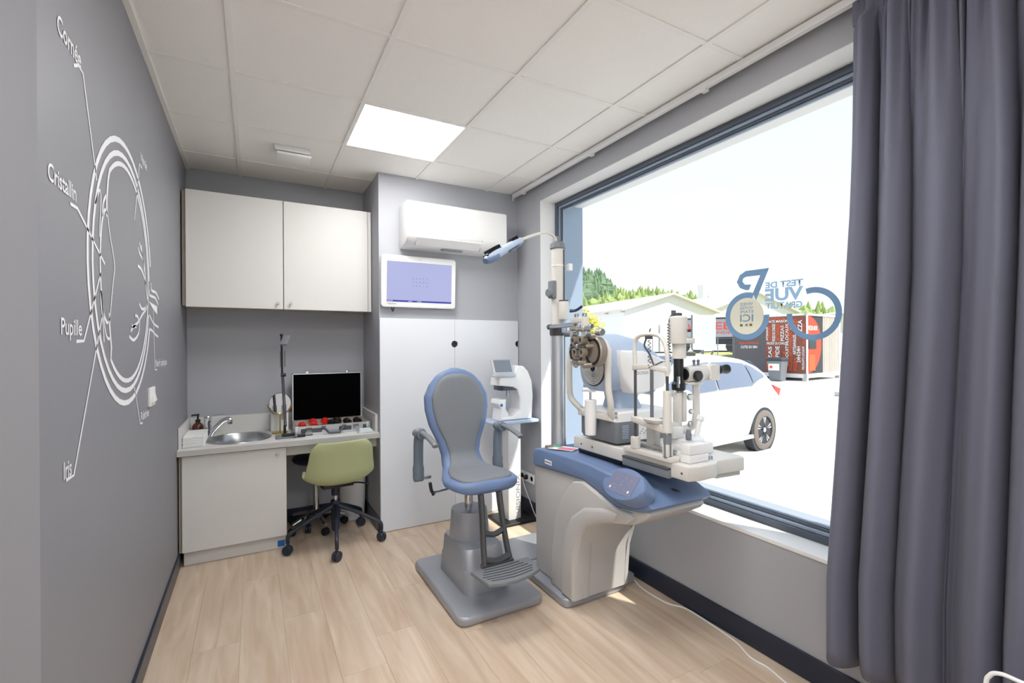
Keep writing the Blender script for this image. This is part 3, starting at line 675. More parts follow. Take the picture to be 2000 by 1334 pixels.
# shell + pad: swept section
path = spline([Vector((0, 2.165, .592)), Vector((0, 2.19, .600)), Vector((0, 2.30, .605)), Vector((0, 2.42, .603)), Vector((0, 2.52, .618)), Vector((0, 2.585, .675)), Vector((0, 2.612, .76)), Vector((0, 2.632, .88)), Vector((0, 2.655, 1.02)), Vector((0, 2.675, 1.13)), Vector((0, 2.685, 1.195))], 6)
wid = [(.0, .085), (.015, .125), (.04, .160), (.09, .188), (.17, .200), (.28, .172), (.40, .124), (.48, .114), (.56, .134), (.66, .178), (.75, .197), (.83, .198), (.90, .165), (.955, .118), (1., .055)]
def interp(t_, tab):
    for (a, va), (b_, vb) in zip(tab, tab[1:]):
        if t_ <= b_:
            k = (t_-a)/(b_-a); return va+(vb-va)*k
    return tab[-1][1]
def sweep(path, off, wsc, wadd, th, t0=0, t1=1, n=28):
    rings = []; NP = 60
    pl = [0]
    for i in range(1, len(path)): pl.append(pl[-1]+(path[i]-path[i-1]).length)
    tot = pl[-1]
    def at(s):
        s *= tot
        for i in range(1, len(pl)):
            if s <= pl[i]+1e-9:
                k = (s-pl[i-1])/(pl[i]-pl[i-1]); return path[i-1].lerp(path[i], k)
        return path[-1]
    for q in range(NP+1):
        s = t0+(t1-t0)*q/NP; p = at(s); d = (at(min(1, s+.01))-at(max(0, s-.01))).normalized()
        nrm = Vector((0, -d.z, d.y))           # towards the sitter
        e = q/NP; ef = math.sqrt(max(0, 1-max(0, (.035-e)/.035)**2))*math.sqrt(max(0, 1-max(0, (e-.955)/.045)**2))
        ef = max(ef, .02)
        hw = max(.01, (interp(s, wid)*wsc+wadd))*(1 if .035 < e < .955 else .35+.65*ef); hh = th*ef
        r = []
        for k in range(n):
            a = 2*PI*k/n; c, s_n = math.cos(a), math.sin(a)
            ux = math.copysign(abs(c)**.45, c)*hw; un = math.copysign(abs(s_n)**.8, s_n)*hh
            dish = .018*(abs(ux)/.2)**2*0
            r.append(Vector((EX, 0, 0))+p+Vector((ux, 0, 0))+nrm*(un+off+dish))
        rings.append(r)
    return B().loft(rings)
sweep(path, 0, 1, .004, .034).obj('shell', M['bluep'], t, sharp=60)
pad = sweep(path, .030, 1, -.034, .017, .03, .965).obj('upholstery', M['graypad'], t, sharp=60)
# armrests
for s, nm in ((-1, 'l'), (1, 'r')):
    ax = EX+s*.253
    a_ = B().tube([(ax, 2.605, .575), (ax, 2.607, .68), (ax, 2.600, .79), (ax, 2.575, .828), (ax, 2.53, .838)], [.030, .032, .032, .033, .028], 12, 5).obj('armrest', M['arm'], t)
    B().tube([(ax, 2.60, .835), (ax, 2.55, .848), (ax, 2.45, .842), (ax, 2.34, .822), (ax, 2.315, .812)], [.028, .040, .041, .037, .018], 14, 5, .66).obj('arm_pad', M['greyp'], a_)
    B().cyl((ax-.026, 2.605, .585), (ax+.026, 2.605, .585), .026, n=20, bev=.004).obj('pivot', M['arm'], a_)
    B().box((min(ax, ax-s*.07), 2.585, .572), (max(ax, ax-s*.07), 2.625, .590), .004).obj('arm_bracket', M['steel'], a_)
B().tube([(EX-.10, 2.42, .555), (EX-.20, 2.42, .545), (EX-.235, 2.42, .545)], .006, 8).obj('lever_rod', M['chrome'], t)
B().tube([(EX-.225, 2.42, .535), (EX-.24, 2.42, .555), (EX-.248, 2.42, .60)], [.012, .014, .009], 10, 4).obj('lever_handle', M['black'], t)
# footrest
fr = B()
for sx in (-1, 1): fr.tube([(EX+sx*.052, 2.20, .565), (EX+sx*.056, 2.175, .45), (EX+sx*.066, 2.14, .30), (EX+sx*.072, 2.115, .235)], [.024, .024, .024, .022], 8, 3, .6)
fr.tube([(EX-.062, 2.16, .385), (EX, 2.158, .365), (EX+.062, 2.16, .385)], .015, 8, 4).tube([(EX-.07, 2.118, .262), (EX, 2.118, .245), (EX+.07, 2.118, .262)], .018, 8, 4).box((EX-.088, 2.10, .222), (EX+.088, 2.135, .244), .005)
fr.obj('footrest_frame', M['dgrey'], t)
fp = [(-.160, 2.085), (.165, 2.095), (.162, 2.02), (.145, 1.955), (.08, 1.925), (0, 1.912), (-.08, 1.918), (-.135, 1.94)]
fo = B().prism([(EX+u, v) for u, v in fp], XY, .222, .240, .004).obj('footplate', M['greyp'], t)
for k in range(6): B().tube([(EX-.135+.012*abs(k-3), 2.068-.022*k, .2408), (EX, 2.062-.024*k, .2412), (EX+.135-.012*abs(k-3), 2.070-.022*k, .2408)], .0022, 6, 3).obj('grip_rib', M['dgrey'], fo)

# ================================================================== INSTRUMENT CONSOLE
t = thing('instrument_console', 'grey and blue ophthalmic instrument console with keypad arm by the window', 'console', (1.6, 2.1, 0))
B().prism(plate_poly(1.368, 1.775, 1.945, 2.42, .035), XY, .001, .046, .010).obj('floor_plate', M['silver'], t)
B().box((1.74, 1.985, .002), (1.865, 2.10, .052), .006).obj('rear_foot', M['silver'], t)
bodyp = [(2.315, .046), (2.325, .40), (2.33, .640), (2.06, .655), (1.85, .668), (1.74, .640), (1.62, .606), (1.49, .626), (1.44, .640), (1.43, .622), (1.45, .600), (1.53, .552), (1.66, .520), (1.78, .475), (1.86, .395), (1.905, .27), (1.925, .046)]
bd = B().prism(bodyp, YZ, 1.425, 1.765, .010).obj('body', M['bodyg'], t)
lay = [(2.13, .046), (2.125, .22), (2.095, .40), (2.03, .54), (1.93, .645), (1.85, .664), (1.74, .638), (1.62, .604), (1.52, .610), (1.50, .592), (1.54, .556), (1.66, .524), (1.78, .479), (1.86, .399), (1.90, .28), (1.92, .046)]
B().prism(lay, YZ, 1.400, 1.50, .010).obj('side_cover', M['bodyg'], t)
lay3 = [(2.02, .046), (2.015, .25), (1.99, .37), (1.93, .47), (1.83, .545), (1.70, .582), (1.58, .592), (1.62, .540), (1.70, .512), (1.80, .462), (1.87, .385), (1.905, .27), (1.918, .046)]
B().prism(lay3, YZ, 1.386, 1.47, .018).obj('arch_trim', M['bodyg'], t)
cap = [(2.332, .642), (2.332, .705), (2.315, .735), (2.27, .748), (2.0, .757), (1.80, .757), (1.62, .742), (1.47, .705), (1.415, .680), (1.40, .662), (1.43, .640), (1.49, .624), (1.62, .608), (1.74, .642), (1.85, .670), (2.06, .657)]
B().prism(cap, YZ, 1.412, 1.775, .012).obj('top_cover', M['bluep'], t)
# keypad pod
kp = Matrix.Translation((1.405, 1.548, .722)) @ Matrix.Rotation(math.radians(-9), 4, 'Z') @ Matrix.Rotation(math.radians(-4), 4, 'X') @ Matrix.Rotation(math.radians(-52), 4, 'Y')
pod = B(); N = 40
pod.loft([[kp @ Vector((  .074*s*math.cos(2*PI*k/N), .148*s*math.sin(2*PI*k/N), z)) for k in range(N)] for s, z in ((.9, -.055), (1.0, -.01), (1.0, .012), (.97, .018), (.93, .019))])
po = pod.obj('keypad_pod', M['bluep'], t)
kf = B().box((-.048, -.095, .0192), (.048, .095, .0205), M=kp).obj('keypad', M['keypad'], po)
for u, v, r in ((-.028, -.068, .009), (-.030, .068, .009), (.020, -.055, .005), (.004, -.05, .005), (.026, -.012, .006), (.008, .0, .004), (-.008, 0, .006), (.014, .045, .006), (-.014, .05, .006), (-.026, -.035, .005), (.03, .03, .004), (-.028, .03, .005)):
    B().cyl(kp @ Vector((u, v, .0206)), kp @ Vector((u, v, .0212)), r*.7, n=14).obj('button', M['ink'] if r < .008 else M['paper'], po)
B().prism(rrect(.055, .016, .008), lambda u, v, w_: Vector((1.60+v, 1.45+u, w_)), .700, .7035).obj('handle_recess', M['navy'], t)
pl = B().box((1.4085, 2.13, .678), (1.4115, 2.195, .702), .0005, 1).obj('name_plate', M['paper'], t)
for q in range(7): B().box((1.4078, 2.188-q*.0055, .688), (1.4086, 2.1845-q*.0055, .694)).obj('plate_print', M['inkd'], pl)
B().cyl((1.4084, 2.142, .690), (1.408, 2.142, .690), .007, n=16).obj('plate_mark', M['ink'], pl)
B().tube([(1.735, 1.9245, .06), (1.735, 1.905, .25), (1.735, 1.865, .38), (1.735, 1.80, .455)], .0016, 6, 4).obj('panel_seam', M['dgrey'], t)
# leaflets on top
lf = thing('leaflet', 'pink and white leaflet lying on the console beside the pole', 'leaflet', (1.50, 2.14, .757))
B().box((-.045, -.075, 0), (.045, .075, .0015), M=Matrix.Translation((1.505, 2.155, .7585)) @ Matrix.Rotation(.5, 4, 'Z')).obj('page', M['paper'], lf)
B().box((-.040, -.07, .0016), (.02, .02, .0022), M=Matrix.Translation((1.505, 2.155, .7585)) @ Matrix.Rotation(.5, 4, 'Z')).obj('print', M['pink'], lf)
B().box((-.0, .02, .0016), (.04, .07, .0022), M=Matrix.Translation((1.505, 2.155, .7585)) @ Matrix.Rotation(.5, 4, 'Z')).obj('green_print', M['pgreen'], lf)
single('eraser_block', B().box((1.428, 2.20, .7575), (1.475, 2.225, .772), .003), M['brown'], 'small brown block on the console top at the pole foot', 'block')

# pole + lamp + phoropter arm
PX, PY = 1.552, 2.268
t = thing('instrument_pole', 'white instrument pole with swing lamp standing on the console', 'instrument pole', (PX, PY, .757))
B().lathe([(.044, 0), (.044, .66)], (PX, PY, .757), n=32).obj('lower_tube', M['alu'], t)
B().lathe([(.038, 0), (.038, .47)], (PX, PY, 1.415), n=32).obj('upper_tube', M['offw'], t)
B().lathe([(.046, 0), (.050, .01), (.050, .055), (.044, .06)], (PX, PY, 1.385), n=32).obj('collar', M['dgrey'], t)
B().box((PX+.012, PY-.043, .76), (PX+.018, PY-.036, 1.88), .001, 1).obj('groove_strip', M['dgrey'], t)
B().lathe([(.040, 0), (.046, .004), (.044, .03), (.03, .045), (.016, .05), (.016, .075), (.001, .076)], (PX, PY, 1.885), n=32).obj('pole_cap', M['greyp'], t)
B().lathe([(.022, 0), (.024, .004), (.024, .02), (.02, .024)], (PX-.058, PY-.01, 1.63), (-1, -.3, 0), 20).box((PX-.058, PY-.03, 1.60), (PX-.03, PY+.02, 1.70), .006).obj('lamp_holder', M['greyp'], t)
B().lathe([(.041, 0), (.041, .008)], (PX, PY, 1.785), n=32).obj('clip_ring', M['white'], t)
hk = B().box((PX+.036, PY-.06, 1.76), (PX+.062, PY-.03, 1.80), .004); hk.obj('hook', M['white'], t)
lmp = B().tube([(PX-.01, PY-.005, 1.92), (PX-.03, PY-.008, 1.955), (PX-.08, PY-.01, 1.972), (PX-.16, PY-.01, 1.952), (PX-.25, PY-.01, 1.915)], .008, 10, 6).obj('lamp_neck', M['offw'], t)
# lamp head: tapered open body along -X, tilted down
lx = Vector((-.215, 0, -.125)).normalized(); lz = Vector((0, 1, 0)); ln = lz.cross(lx)
LO = Vector((1.302, PY-.01, 1.912))
def LH(u, v, n_): return LO+lx*u+lz*v+ln*n_
secs = [(0, .022, .016), (.02, .030, .02), (.07, .042, .022), (.13, .048, .024), (.19, .050, .026), (.235, .044, .024), (.252, .028, .014)]
h1 = B().loft([[LH(u, hw*math.cos(2*PI*k/20), hh*math.sin(2*PI*k/20)) for k in range(20)] for u, hw, hh in secs]).obj('lamp_head', M['lightblue'], t)
B().loft([[LH(u, hw*math.cos(2*PI*k/20), hh*math.sin(2*PI*k/20)-.006) for k in range(20)] for u, hw, hh in ((.19, .0515, .026), (.235, .046, .025), (.258, .03, .016))]).obj('lamp_tip', M['bluep'], h1)
B().prism([(.03, -.01), (.12, -.018), (.12, .018), (.03, .01)], lambda u, v, w_: LH(u, v-.028, w_-.0), -.0235, -.0185).obj('lamp_opening', M['arm'], h1)
fn_ = B()
for k in range(10): fn_.prism([(-.026, .016), (.026, .016), (.026, .040), (-.026, .040)], lambda u, v, w_: LH(w_, u, v), .150+k*.0085, .1535+k*.0085)
fn_.prism([(-.027, .012), (.027, .012), (.027, .022), (-.027, .022)], lambda u, v, w_: LH(w_, u, v), .145, .245)
fn_.obj('heat_sink', M['black'], h1)
fn2 = B()
for k in range(6): fn2.prism([(-.018, .014), (.018, .014), (.018, .034), (-.018, .034)], lambda u, v, w_: LH(w_, u, v), .022+k*.008, .025+k*.008)
fn2.obj('heat_sink', M['black'], h1)
# phoropter arm carriage
B().lathe([(.026, 0), (.028, .004), (.028, .098), (.026, .102)], (1.540, 2.195, 1.475), n=28).obj('counterweight', M['offw'], t)
B().lathe([(.026, 0), (.026, .008)], (1.540, 2.195, 1.577), n=28).obj('counterweight_cap', M['dgrey'], t)
B().box((1.532, 2.183, 1.40), (1.548, 2.207, 1.48), .003).obj('slide', M['lightblue'], t)
B().tube([(1.575, 2.185, 1.525), (1.60, 2.16, 1.527), (1.625, 2.135, 1.55)], [.010, .010, .008], 10, 3).obj('clamp_lever', M['base'], t)
B().cyl((1.520, 2.30, 1.437), (1.445, 1.95, 1.437), .013, n=20, bev=.003).obj('cross_arm', M['steel'], t)
B().cyl((1.525, 2.325, 1.437), (1.519, 2.29, 1.437), .016, n=20, bev=.003).obj('arm_end_cap', M['dgrey'], t)
B().cyl((1.545, 2.19, 1.395), (1.56, 2.15, 1.395), .018, n=16, bev=.003).obj('lock_knob', M['greyp'], t)

# phoropter
PC = Vector((1.412, 1.849, 1.335))
t = thing('phoropter', 'bronze grey manual phoropter hanging from the pole arm', 'phoropter', (PC.x, PC.y, 1.2))
S = Vector((-.10, -.995, 0)).normalized()       # across the face
Nn = Vector((-.995, .10, 0)).normalized()     # towards the patient
def PH(s, n_, z): return PC+S*s+Nn*n_+Vector((0, 0, z))
B().prism([(-.105, .0), (.0, .0), (.0, -.07), (.030, -.07), (.030, .028), (-.105, .028)], lambda u, v, w_: PH(u, w_, v+.105), -.014, .014, .004).obj('hanger', M['offw'], t)
for s in (-.06, .015): B().cyl(PH(s, 0, .133), PH(s, 0, .152), .012, n=16, bev=.002).obj('hanger_screw', M['steel'], t)
B().box((-.05, -.015, 0), (.05, .015, .03), .004, M=frame(PH(.015, 0, .015), S, Nn)).obj('bridge', M['brown'], t)
B().cyl(PH(-.075, 0, .03), PH(.10, 0, .03), .011, n=14).obj('level_bar', M['brown'], t)
for sgn in (-1, 1):
    c = .015+sgn*.062
    b1 = B().lathe([(.001, -.024), (.066, -.024), (.072, -.018), (.072, .010), (.066, .016), (.001, .016)], PH(c+sgn*.012, -.012, -.035), Nn, 40).obj('lens_battery', M['brown'], t)
    B().ring(.052, .064, .003, PH(c+sgn*.012, .0045, -.035), Nn, 40).obj('dial_ring', M['black'], b1)
    B().ring(.012, .022, .026, PH(.015+sgn*.032, .016, -.04), Nn, 24).obj('eye_tube', M['brown'], b1)
    B().lathe([(.001, 0), (.013, 0), (.013, .002), (.001, .002)], PH(.015+sgn*.032, .020, -.04), Nn, 20).obj('aperture', M['black'], b1)
    B().ring(.012, .020, .034, PH(.015+sgn*.034, .016, .018), Nn, 24).obj('cross_cylinder', M['brown'], b1)
    B().lathe([(.001, 0), (.012, 0), (.012, .002)], PH(.015+sgn*.034, .040, .018), Nn, 20).obj('lens', M['glasslens'], b1)
    B().cyl(PH(c+sgn*.03, -.01, .055), PH(c+sgn*.075, -.01, .055), .017, n=18, bev=.003).obj('knob', M['steel'], b1)
    B().cyl(PH(c+sgn*.02, .01, -.098), PH(c-sgn*.03, .03, -.105), .012, n=16, bev=.003).obj('knob', M['brown'], b1)
    B().cyl(PH(c, .012, .045), PH(c, .04, .05), .015, n=16, bev=.002).obj('knob', M['steel'], b1)
for s_k, n_k, z_k, r_k in ((-.045, .02, .075, .010), (.02, .025, .07, .009), (.075, .02, .072, .012), (-.065, .015, -.02, .011), (-.02, .03, -.085, .011), (.05, .03, -.088, .010), (.09, .01, -.01, .009), (.015, .02, -.01, .012)):
    B().cyl(PH(s_k, n_k-.012, z_k), PH(s_k-.006, n_k+.024, z_k), r_k, n=14, bev=.002).obj('setting_knob', M['steel'] if r_k > .0105 else M['brown'], t)
B().cyl(PH(-.05, .0, .085), PH(-.02, .0, .085), .012, n=14, bev=.002).cyl(PH(.05, .0, .085), PH(.08, 0, .085), .012, n=14, bev=.002).obj('width_knobs', M['steel'], t)

# ================================================================== INSTRUMENT TABLE
TZ = .845
t = thing('instrument_table', 'white sliding instrument table carried over the console at the window', 'table', (1.68, 1.68, .757))
tp = [(1.505, 2.055), (1.505, 1.30), (1.56, 1.283), (1.66, 1.288), (1.70, 1.315), (1.855, 1.302), (1.872, 1.33), (1.872, 2.055)]
B().prism(tp, XY, TZ-.060, TZ, .006).obj('table_top', M['offw'], t)
B().prism([(1.72, 1.335), (1.86, 1.325), (1.86, 1.9), (1.72, 1.9)], XY, TZ-.085, TZ-.060, .004).obj('underside', M['bodyg'], t)
B().box((1.488, 1.385, TZ-.065), (1.60, 1.66, TZ-.022), .003).obj('rail_box', M['greyp'], t)
B().box((1.486, 1.385, TZ-.030), (1.502, 1.66, TZ-.022), .001, 1).obj('rail_lip', M['dgrey'], t)
B().box((1.53, 1.72, .757), (1.72, 2.05, TZ-.0605), .004).obj('support', M['black'], t)
for y in (1.99, 1.90, 1.33): B().cyl((1.5052, y, TZ-.032), (1.5035, y, TZ-.032), .005, n=10).obj('screw', M['dgrey'], t)
B().cyl((1.70, 1.350, TZ), (1.70, 1.350, TZ+.014), .011, n=16, bev=.002).lathe([(.019, 0), (.019, .002)], (1.70, 1.350, TZ)).obj('lock_screw', M['chrome'], t)

# ---- autorefractor
t = thing('autorefractor', 'white and blue-grey autorefractor with ringed face on the instrument table', 'autorefractor', (1.69, 1.86, TZ))
B().loft([rr(1.69, 1.865, .345, .27, .02, TZ+.012), rr(1.69, 1.865, .36, .285, .02, TZ+.03), rr(1.69, 1.865, .36, .285, .02, TZ+.115), rr(1.69, 1.865, .35, .275, .02, TZ+.122)]).obj('base', M['greyp'], t)
B().loft([rr(1.69, 1.865, .362, .287, .02, TZ+.116), rr(1.69, 1.865, .358, .283, .02, TZ+.155), rr(1.69, 1.865, .34, .265, .02, TZ+.165)]).obj('base_cover', M['white'], t)
for k in range(8): B().box((1.545, 1.7215, TZ+.035+k*.0085), (1.585, 1.7245, TZ+.0385+k*.0085)).obj('vent_slot', M['lightblue'], t)
B().box((1.65, 1.7205, TZ+.022), (1.70, 1.7225, TZ+.108)).obj('rating_plate', M['paper'], t)
for q in range(5): B().box((1.655+q*.009, 1.7200, TZ+.05+.01*(q % 3)), (1.661+q*.009, 1.7206, TZ+.054+.01*(q % 3))).obj('rating_print', M['inkd'], t)
# head: horn-shaped body lofted along +X
hs = [(1.505, .105, 1.230, .115), (1.512, .122, 1.232, .132), (1.56, .137, 1.238, .145), (1.62, .140, 1.242, .146), (1.73, .134, 1.235, .132), (1.82, .118, 1.222, .105), (1.89, .095, 1.205, .078), (1.93, .05, 1.20, .04)]
B().loft([[Vector((x, 1.885+hy*math.copysign(abs(math.cos(2*PI*k/36))**.8, math.cos(2*PI*k/36)), cz+hz*math.copysign(abs(math.sin(2*PI*k/36))**.8, math.sin(2*PI*k/36)))) for k in range(36)] for x, hy, cz, hz in hs]).obj('head', M['lightblue'], t)
B().prism([(1.545, 1.305), (1.70, 1.300), (1.885, 1.238), (1.89, 1.195), (1.83, 1.115), (1.67, 1.086), (1.61, 1.096), (1.565, 1.16), (1.542, 1.24)], XZ, 1.724, 1.80, .014).obj('side_cover', M['white'], t)
text('cover_lettering', 'VISIONIX', (1.62, 1.7235, 1.185), (1, 0, 0), (0, 0, 1), .016, M['ink'], t, width=.10)
face = B().lathe([(.001, .003), (.084, .003), (.092, .0), (.092, -.01), (.001, -.01)], (1.502, 1.885, 1.215), (-1, 0, 0), 40).obj('ring_face', M['dgrey'], t)
for k in range(8): B().ring(.020+.0085*k, .0245+.0085*k, .002, (1.4988, 1.885, 1.215), (-1, 0, 0), 40).obj('light_ring', M['white'], face)
B().lathe([(.001, 0), (.014, 0), (.014, .003), (.001, .003)], (1.4985, 1.885, 1.215), (-1, 0, 0), 24).obj('objective', M['glasslens'], face)
B().loft([rr(1.69, 1.885, .17, .15, .03, TZ+.163), rr(1.685, 1.885, .15, .12, .03, TZ+.21), rr(1.69, 1.885, .19, .13, .03, TZ+.285)]).obj('neck', M['lightblue'], t)
# forehead / chin support arms
for y0, y1, y2 in ((2.055, 2.05, 1.99), (1.745, 1.735, 1.75)):
    B().tube([(1.487, y0, 1.31), (1.478, y0, 1.22), (1.476, (y0+y1)/2, 1.12), (1.485, y1, 1.05), (1.50, y2, 1.0), (1.53, y2, .975)], [.010, .013, .014, .016, .018, .016], 12, 5).obj('support_arm', M['offw'], t)
B().tube([(1.487, 2.055, 1.30), (1.492, 2.02, 1.345), (1.497, 1.95, 1.372), (1.498, 1.90, 1.376), (1.497, 1.85, 1.372), (1.492, 1.78, 1.345), (1.487, 1.745, 1.30)], .010, 10, 5).obj('forehead_bow', M['offw'], t)
B().prism([(2.0, .965), (1.75, .965), (1.75, 1.01), (1.80, .995), (1.95, .995), (2.0, 1.01)], YZ, 1.488, 1.525, .006).obj('cross_piece', M['offw'], t)
B().lathe([(.027, -.11), (.029, -.06), (.029, .06), (.026, .064), (.001, .064)], (1.470, 1.868, .995), n=28).obj('chin_cup_column', M['white'], t)
B().cyl((1.470, 1.868, 1.055), (1.470, 1.868, 1.10), .006, n=12).obj('chin_rod', M['steel'], t)
B().prism([(u*1.0, v) for u, v in [(-.03, -.036), (.012, -.03), (.02, 0), (.012, .03), (-.03, .036), (-.02, .012), (-.02, -.012)]], lambda u, v, w_: Vector((1.470+u, 1.868+v, w_)), 1.098, 1.108, .003).obj('chin_rest', M['white'], t)
for z in (.985, 1.005): B().cyl((1.512, 1.728 if z < 1 else 1.731, z), (1.512, 1.722, z), .006, n=12).obj('screw', M['steel'], t)

# ---- slit lamp
t = thing('slit_lamp', 'cream slit lamp microscope with chin rest frame on the instrument table', 'slit lamp', (1.62, 1.5, TZ))
B().box((1.49, 1.375, TZ+.001), (1.545, 1.655, TZ+.022), .003).obj('rail_base', M['offw'], t)
cf = B()
for y in (1.588, 1.402):
    B().box((1.487, y-.016, TZ+.0225), (1.519, y+.016, TZ+.075), .004).obj('pole_foot', M['offw'], t)
    B().cyl((1.503, y, TZ+.07), (1.503, y, 1.26), .0065, n=14).obj('pole', M['dgrey'], t)
B().tube([(1.503, 1.588, 1.235), (1.503, 1.592, 1.31), (1.503, 1.585, 1.35), (1.503, 1.556, 1.372), (1.503, 1.50, 1.376), (1.503, 1.445, 1.368), (1.503, 1.415, 1.335), (1.503, 1.402, 1.28), (1.503, 1.402, 1.20)], .0095, 12, 5).obj('head_bow', M['offw'], t)
B().prism([(1.600, 1.216), (1.50, 1.226), (1.394, 1.212), (1.394, 1.236), (1.50, 1.250), (1.600, 1.242)], YZ, 1.492, 1.512, .004).obj('forehead_rest', M['offw'], t)
B().prism([(1.604, 1.012), (1.604, .985), (1.39, .958), (1.39, .985), (1.44, .998), (1.50, .992), (1.54, 1.008)], YZ, 1.488, 1.522, .005).obj('chin_bar', M['offw'], t)
B().loft([rr(1.50, 1.475, .05, .075, .02, .998), rr(1.50, 1.475, .065, .09, .02, 1.012), rr(1.50, 1.475, .06, .085, .02, 1.013), rr(1.50, 1.475, .04, .06, .02, 1.003)]).obj('chin_cup', M['offw'], t)
B().lathe([(.0165, 0), (.020, .002), (.017, .17), (.0165, .175)], (1.503, 1.402, .965), n=24).obj('pole_sleeve', M['offw'], t)
B().lathe([(.014, 0), (.017, .004), (.017, .1), (.014, .104)], (1.503, 1.402, .861), n=24).obj('height_grip', M['greyp'], t)
B().cyl((1.56, 1.545, .87), (1.56, 1.545, 1.22), .008, n=14).obj('fixation_rod', M['greyp'], t)
B().box((1.545, 1.52, .86), (1.585, 1.565, .985), .003).obj('rod_block', M['bodyg'], t)
B().tube([(1.503, 1.50, 1.386), (1.503, 1.498, 1.395), (1.503, 1.494, 1.40)], .003, 6).box((1.495, 1.49, 1.355), (1.512, 1.522, 1.372), .003).obj('lamp_clip', M['dgrey'], t)
coil = [(1.497+.006*math.cos(k*.75), 1.496+(.0 if k < 60 else (k-60)*-.0016)+.006*math.sin(k*.75), 1.352-(min(k, 60)*.0020)+(0 if k < 60 else (k-60)*.0006)) for k in range(110)]
B().tube(coil, .0018, 5).obj('coil_cable', M['dgrey'], t)
B().tube([(1.497, 1.515, 1.355), (1.497, 1.525, 1.325), (1.497, 1.495, 1.29), (1.497, 1.47, 1.24), (1.497, 1.462, 1.22)], .004, 8, 4).obj('fixation_arm', M['dgrey'], t)
# base + cross slide
B().box((1.552, 1.36, TZ+.001), (1.60, 1.66, TZ+.034), .004).obj('slide_cover', M['white'], t)
B().box((1.545, 1.325, TZ+.0355), (1.66, 1.375, TZ+.075), .004).box((1.545, 1.325, TZ+.001), (1.66, 1.375, TZ+.0355), .004).obj('slide_cover', M['white'], t)
B().box((1.60, 1.41, TZ+.001), (1.80, 1.60, TZ+.05), .01).lathe([(.085, 0), (.085, .018), (.075, .024), (.001, .025)], (1.70, 1.49, TZ+.05), n=36).obj('slide_base', M['white'], t)
B().cyl((1.548, 1.64, TZ+.035), (1.548, 1.40, TZ+.035), .009, n=14).obj('axle', M['steel'], t)
B().cyl((1.548, 1.655, TZ+.04), (1.548, 1.635, TZ+.04), .02, n=18, bev=.004).obj('axle_wheel', M['greyp'], t)
B().tube([(1.735, 1.45, TZ+.07), (1.742, 1.448, TZ+.11), (1.752, 1.446, TZ+.15)], [.010, .011, .012], 12, 3).cyl((1.75, 1.446, TZ+.145), (1.760, 1.444, TZ+.165), .017, n=16, bev=.003).obj('joystick', M['white'], t)
B().lathe([(.012, 0), (.013, .02), (.009, .04), (.006, .042)], (1.655, 1.425, TZ+.075), n=16).obj('knob', M['greyp'], t)
B().box((1.60, 1.455, TZ+.075), (1.66, 1.515, TZ+.125), .006).obj('pivot_housing', M['white'], t)
# swing arms
B().tube([(1.62, 1.485, .955), (1.70, 1.482, .950), (1.745, 1.480, .965), (1.768, 1.480, 1.0), (1.770, 1.480, 1.06), (1.768, 1.480, 1.16)], .014, 10, 6, 1.4).obj('microscope_arm', M['offw'], t)
B().box((1.648, 1.472, .965), (1.672, 1.508, 1.118), .005).box((1.678, 1.472, .985), (1.702, 1.508, 1.118), .005).obj('illumination_arm', M['offw'], t)
B().box((1.60, 1.475, .955), (1.655, 1.505, .985), .005).obj('arm_link', M['offw'], t)
for x, z, r in ((1.716, 1.095, .016), (1.722, 1.03, .012), (1.718, .975, .014)): 
    B().cyl((x, 1.475, z), (x, 1.460, z), r, n=18, bev=.003).obj('arm_knob', M['steel'], t)
for x in (1.645, 1.667, 1.69): B().cyl((x, 1.49, 1.118), (x, 1.49, 1.135), .007, n=12).obj('stud', M['offw'], t)
B().lathe([(.024, 0), (.030, .004), (.030, .03), (.022, .04)], (1.668, 1.49, 1.125), n=24).obj('mirror_mount', M['black'], t)
B().lathe([(.020, 0), (.022, .005), (.022, .10), (.020, .105)], (1.668, 1.49, 1.165), n=24).obj('slit_barrel', M['black'], t)
B().box((1.640, 1.468, 1.14), (1.655, 1.475, 1.19), .002).obj('prism_glass', M['chrome'], t)
lt = B().lathe([(.030, 0), (.030, .068), (.028, .07)], (1.672, 1.49, 1.268), n=28).obj('filter_housing', M['offw'], t)
B().lathe([(.042, 0), (.044, .003), (.044, .022), (.042, .025)], (1.700, 1.485, 1.335), n=32).obj('slit_disc', M['offw'], t)
B().lathe([(.040, 0), (.041, .003), (.041, .115), (.034, .122), (.02, .124)], (1.665, 1.49, 1.335), n=32).lathe([(.0412, 0), (.0412, .002)], (1.665, 1.49, 1.385), n=32, cap=False).obj('lamp_house', M['offw'], t)
B().lathe([(.020, 0), (.020, .012), (.015, .014)], (1.662, 1.49, 1.458), n=20).obj('lamp_socket', M['dgrey'], t)
B().cyl((1.685, 1.452, 1.392), (1.69, 1.44, 1.392), .006, n=10).obj('set_screw', M['black'], t)
B().cyl((1.70, 1.485, 1.285), (1.755, 1.475, 1.285), .007, n=12).obj('slit_lever', M['greyp'], t)
ck = [(1.625+.007*math.cos(k*.8), 1.505+.007*math.sin(k*.8), 1.425-k*.00165) for k in range(105)]
B().tube([(1.655, 1.49, 1.468), (1.635, 1.50, 1.462), (1.625, 1.505, 1.43)], .003, 6, 4).tube(ck, .002, 5).obj('lamp_cable', M['dgrey'], t)
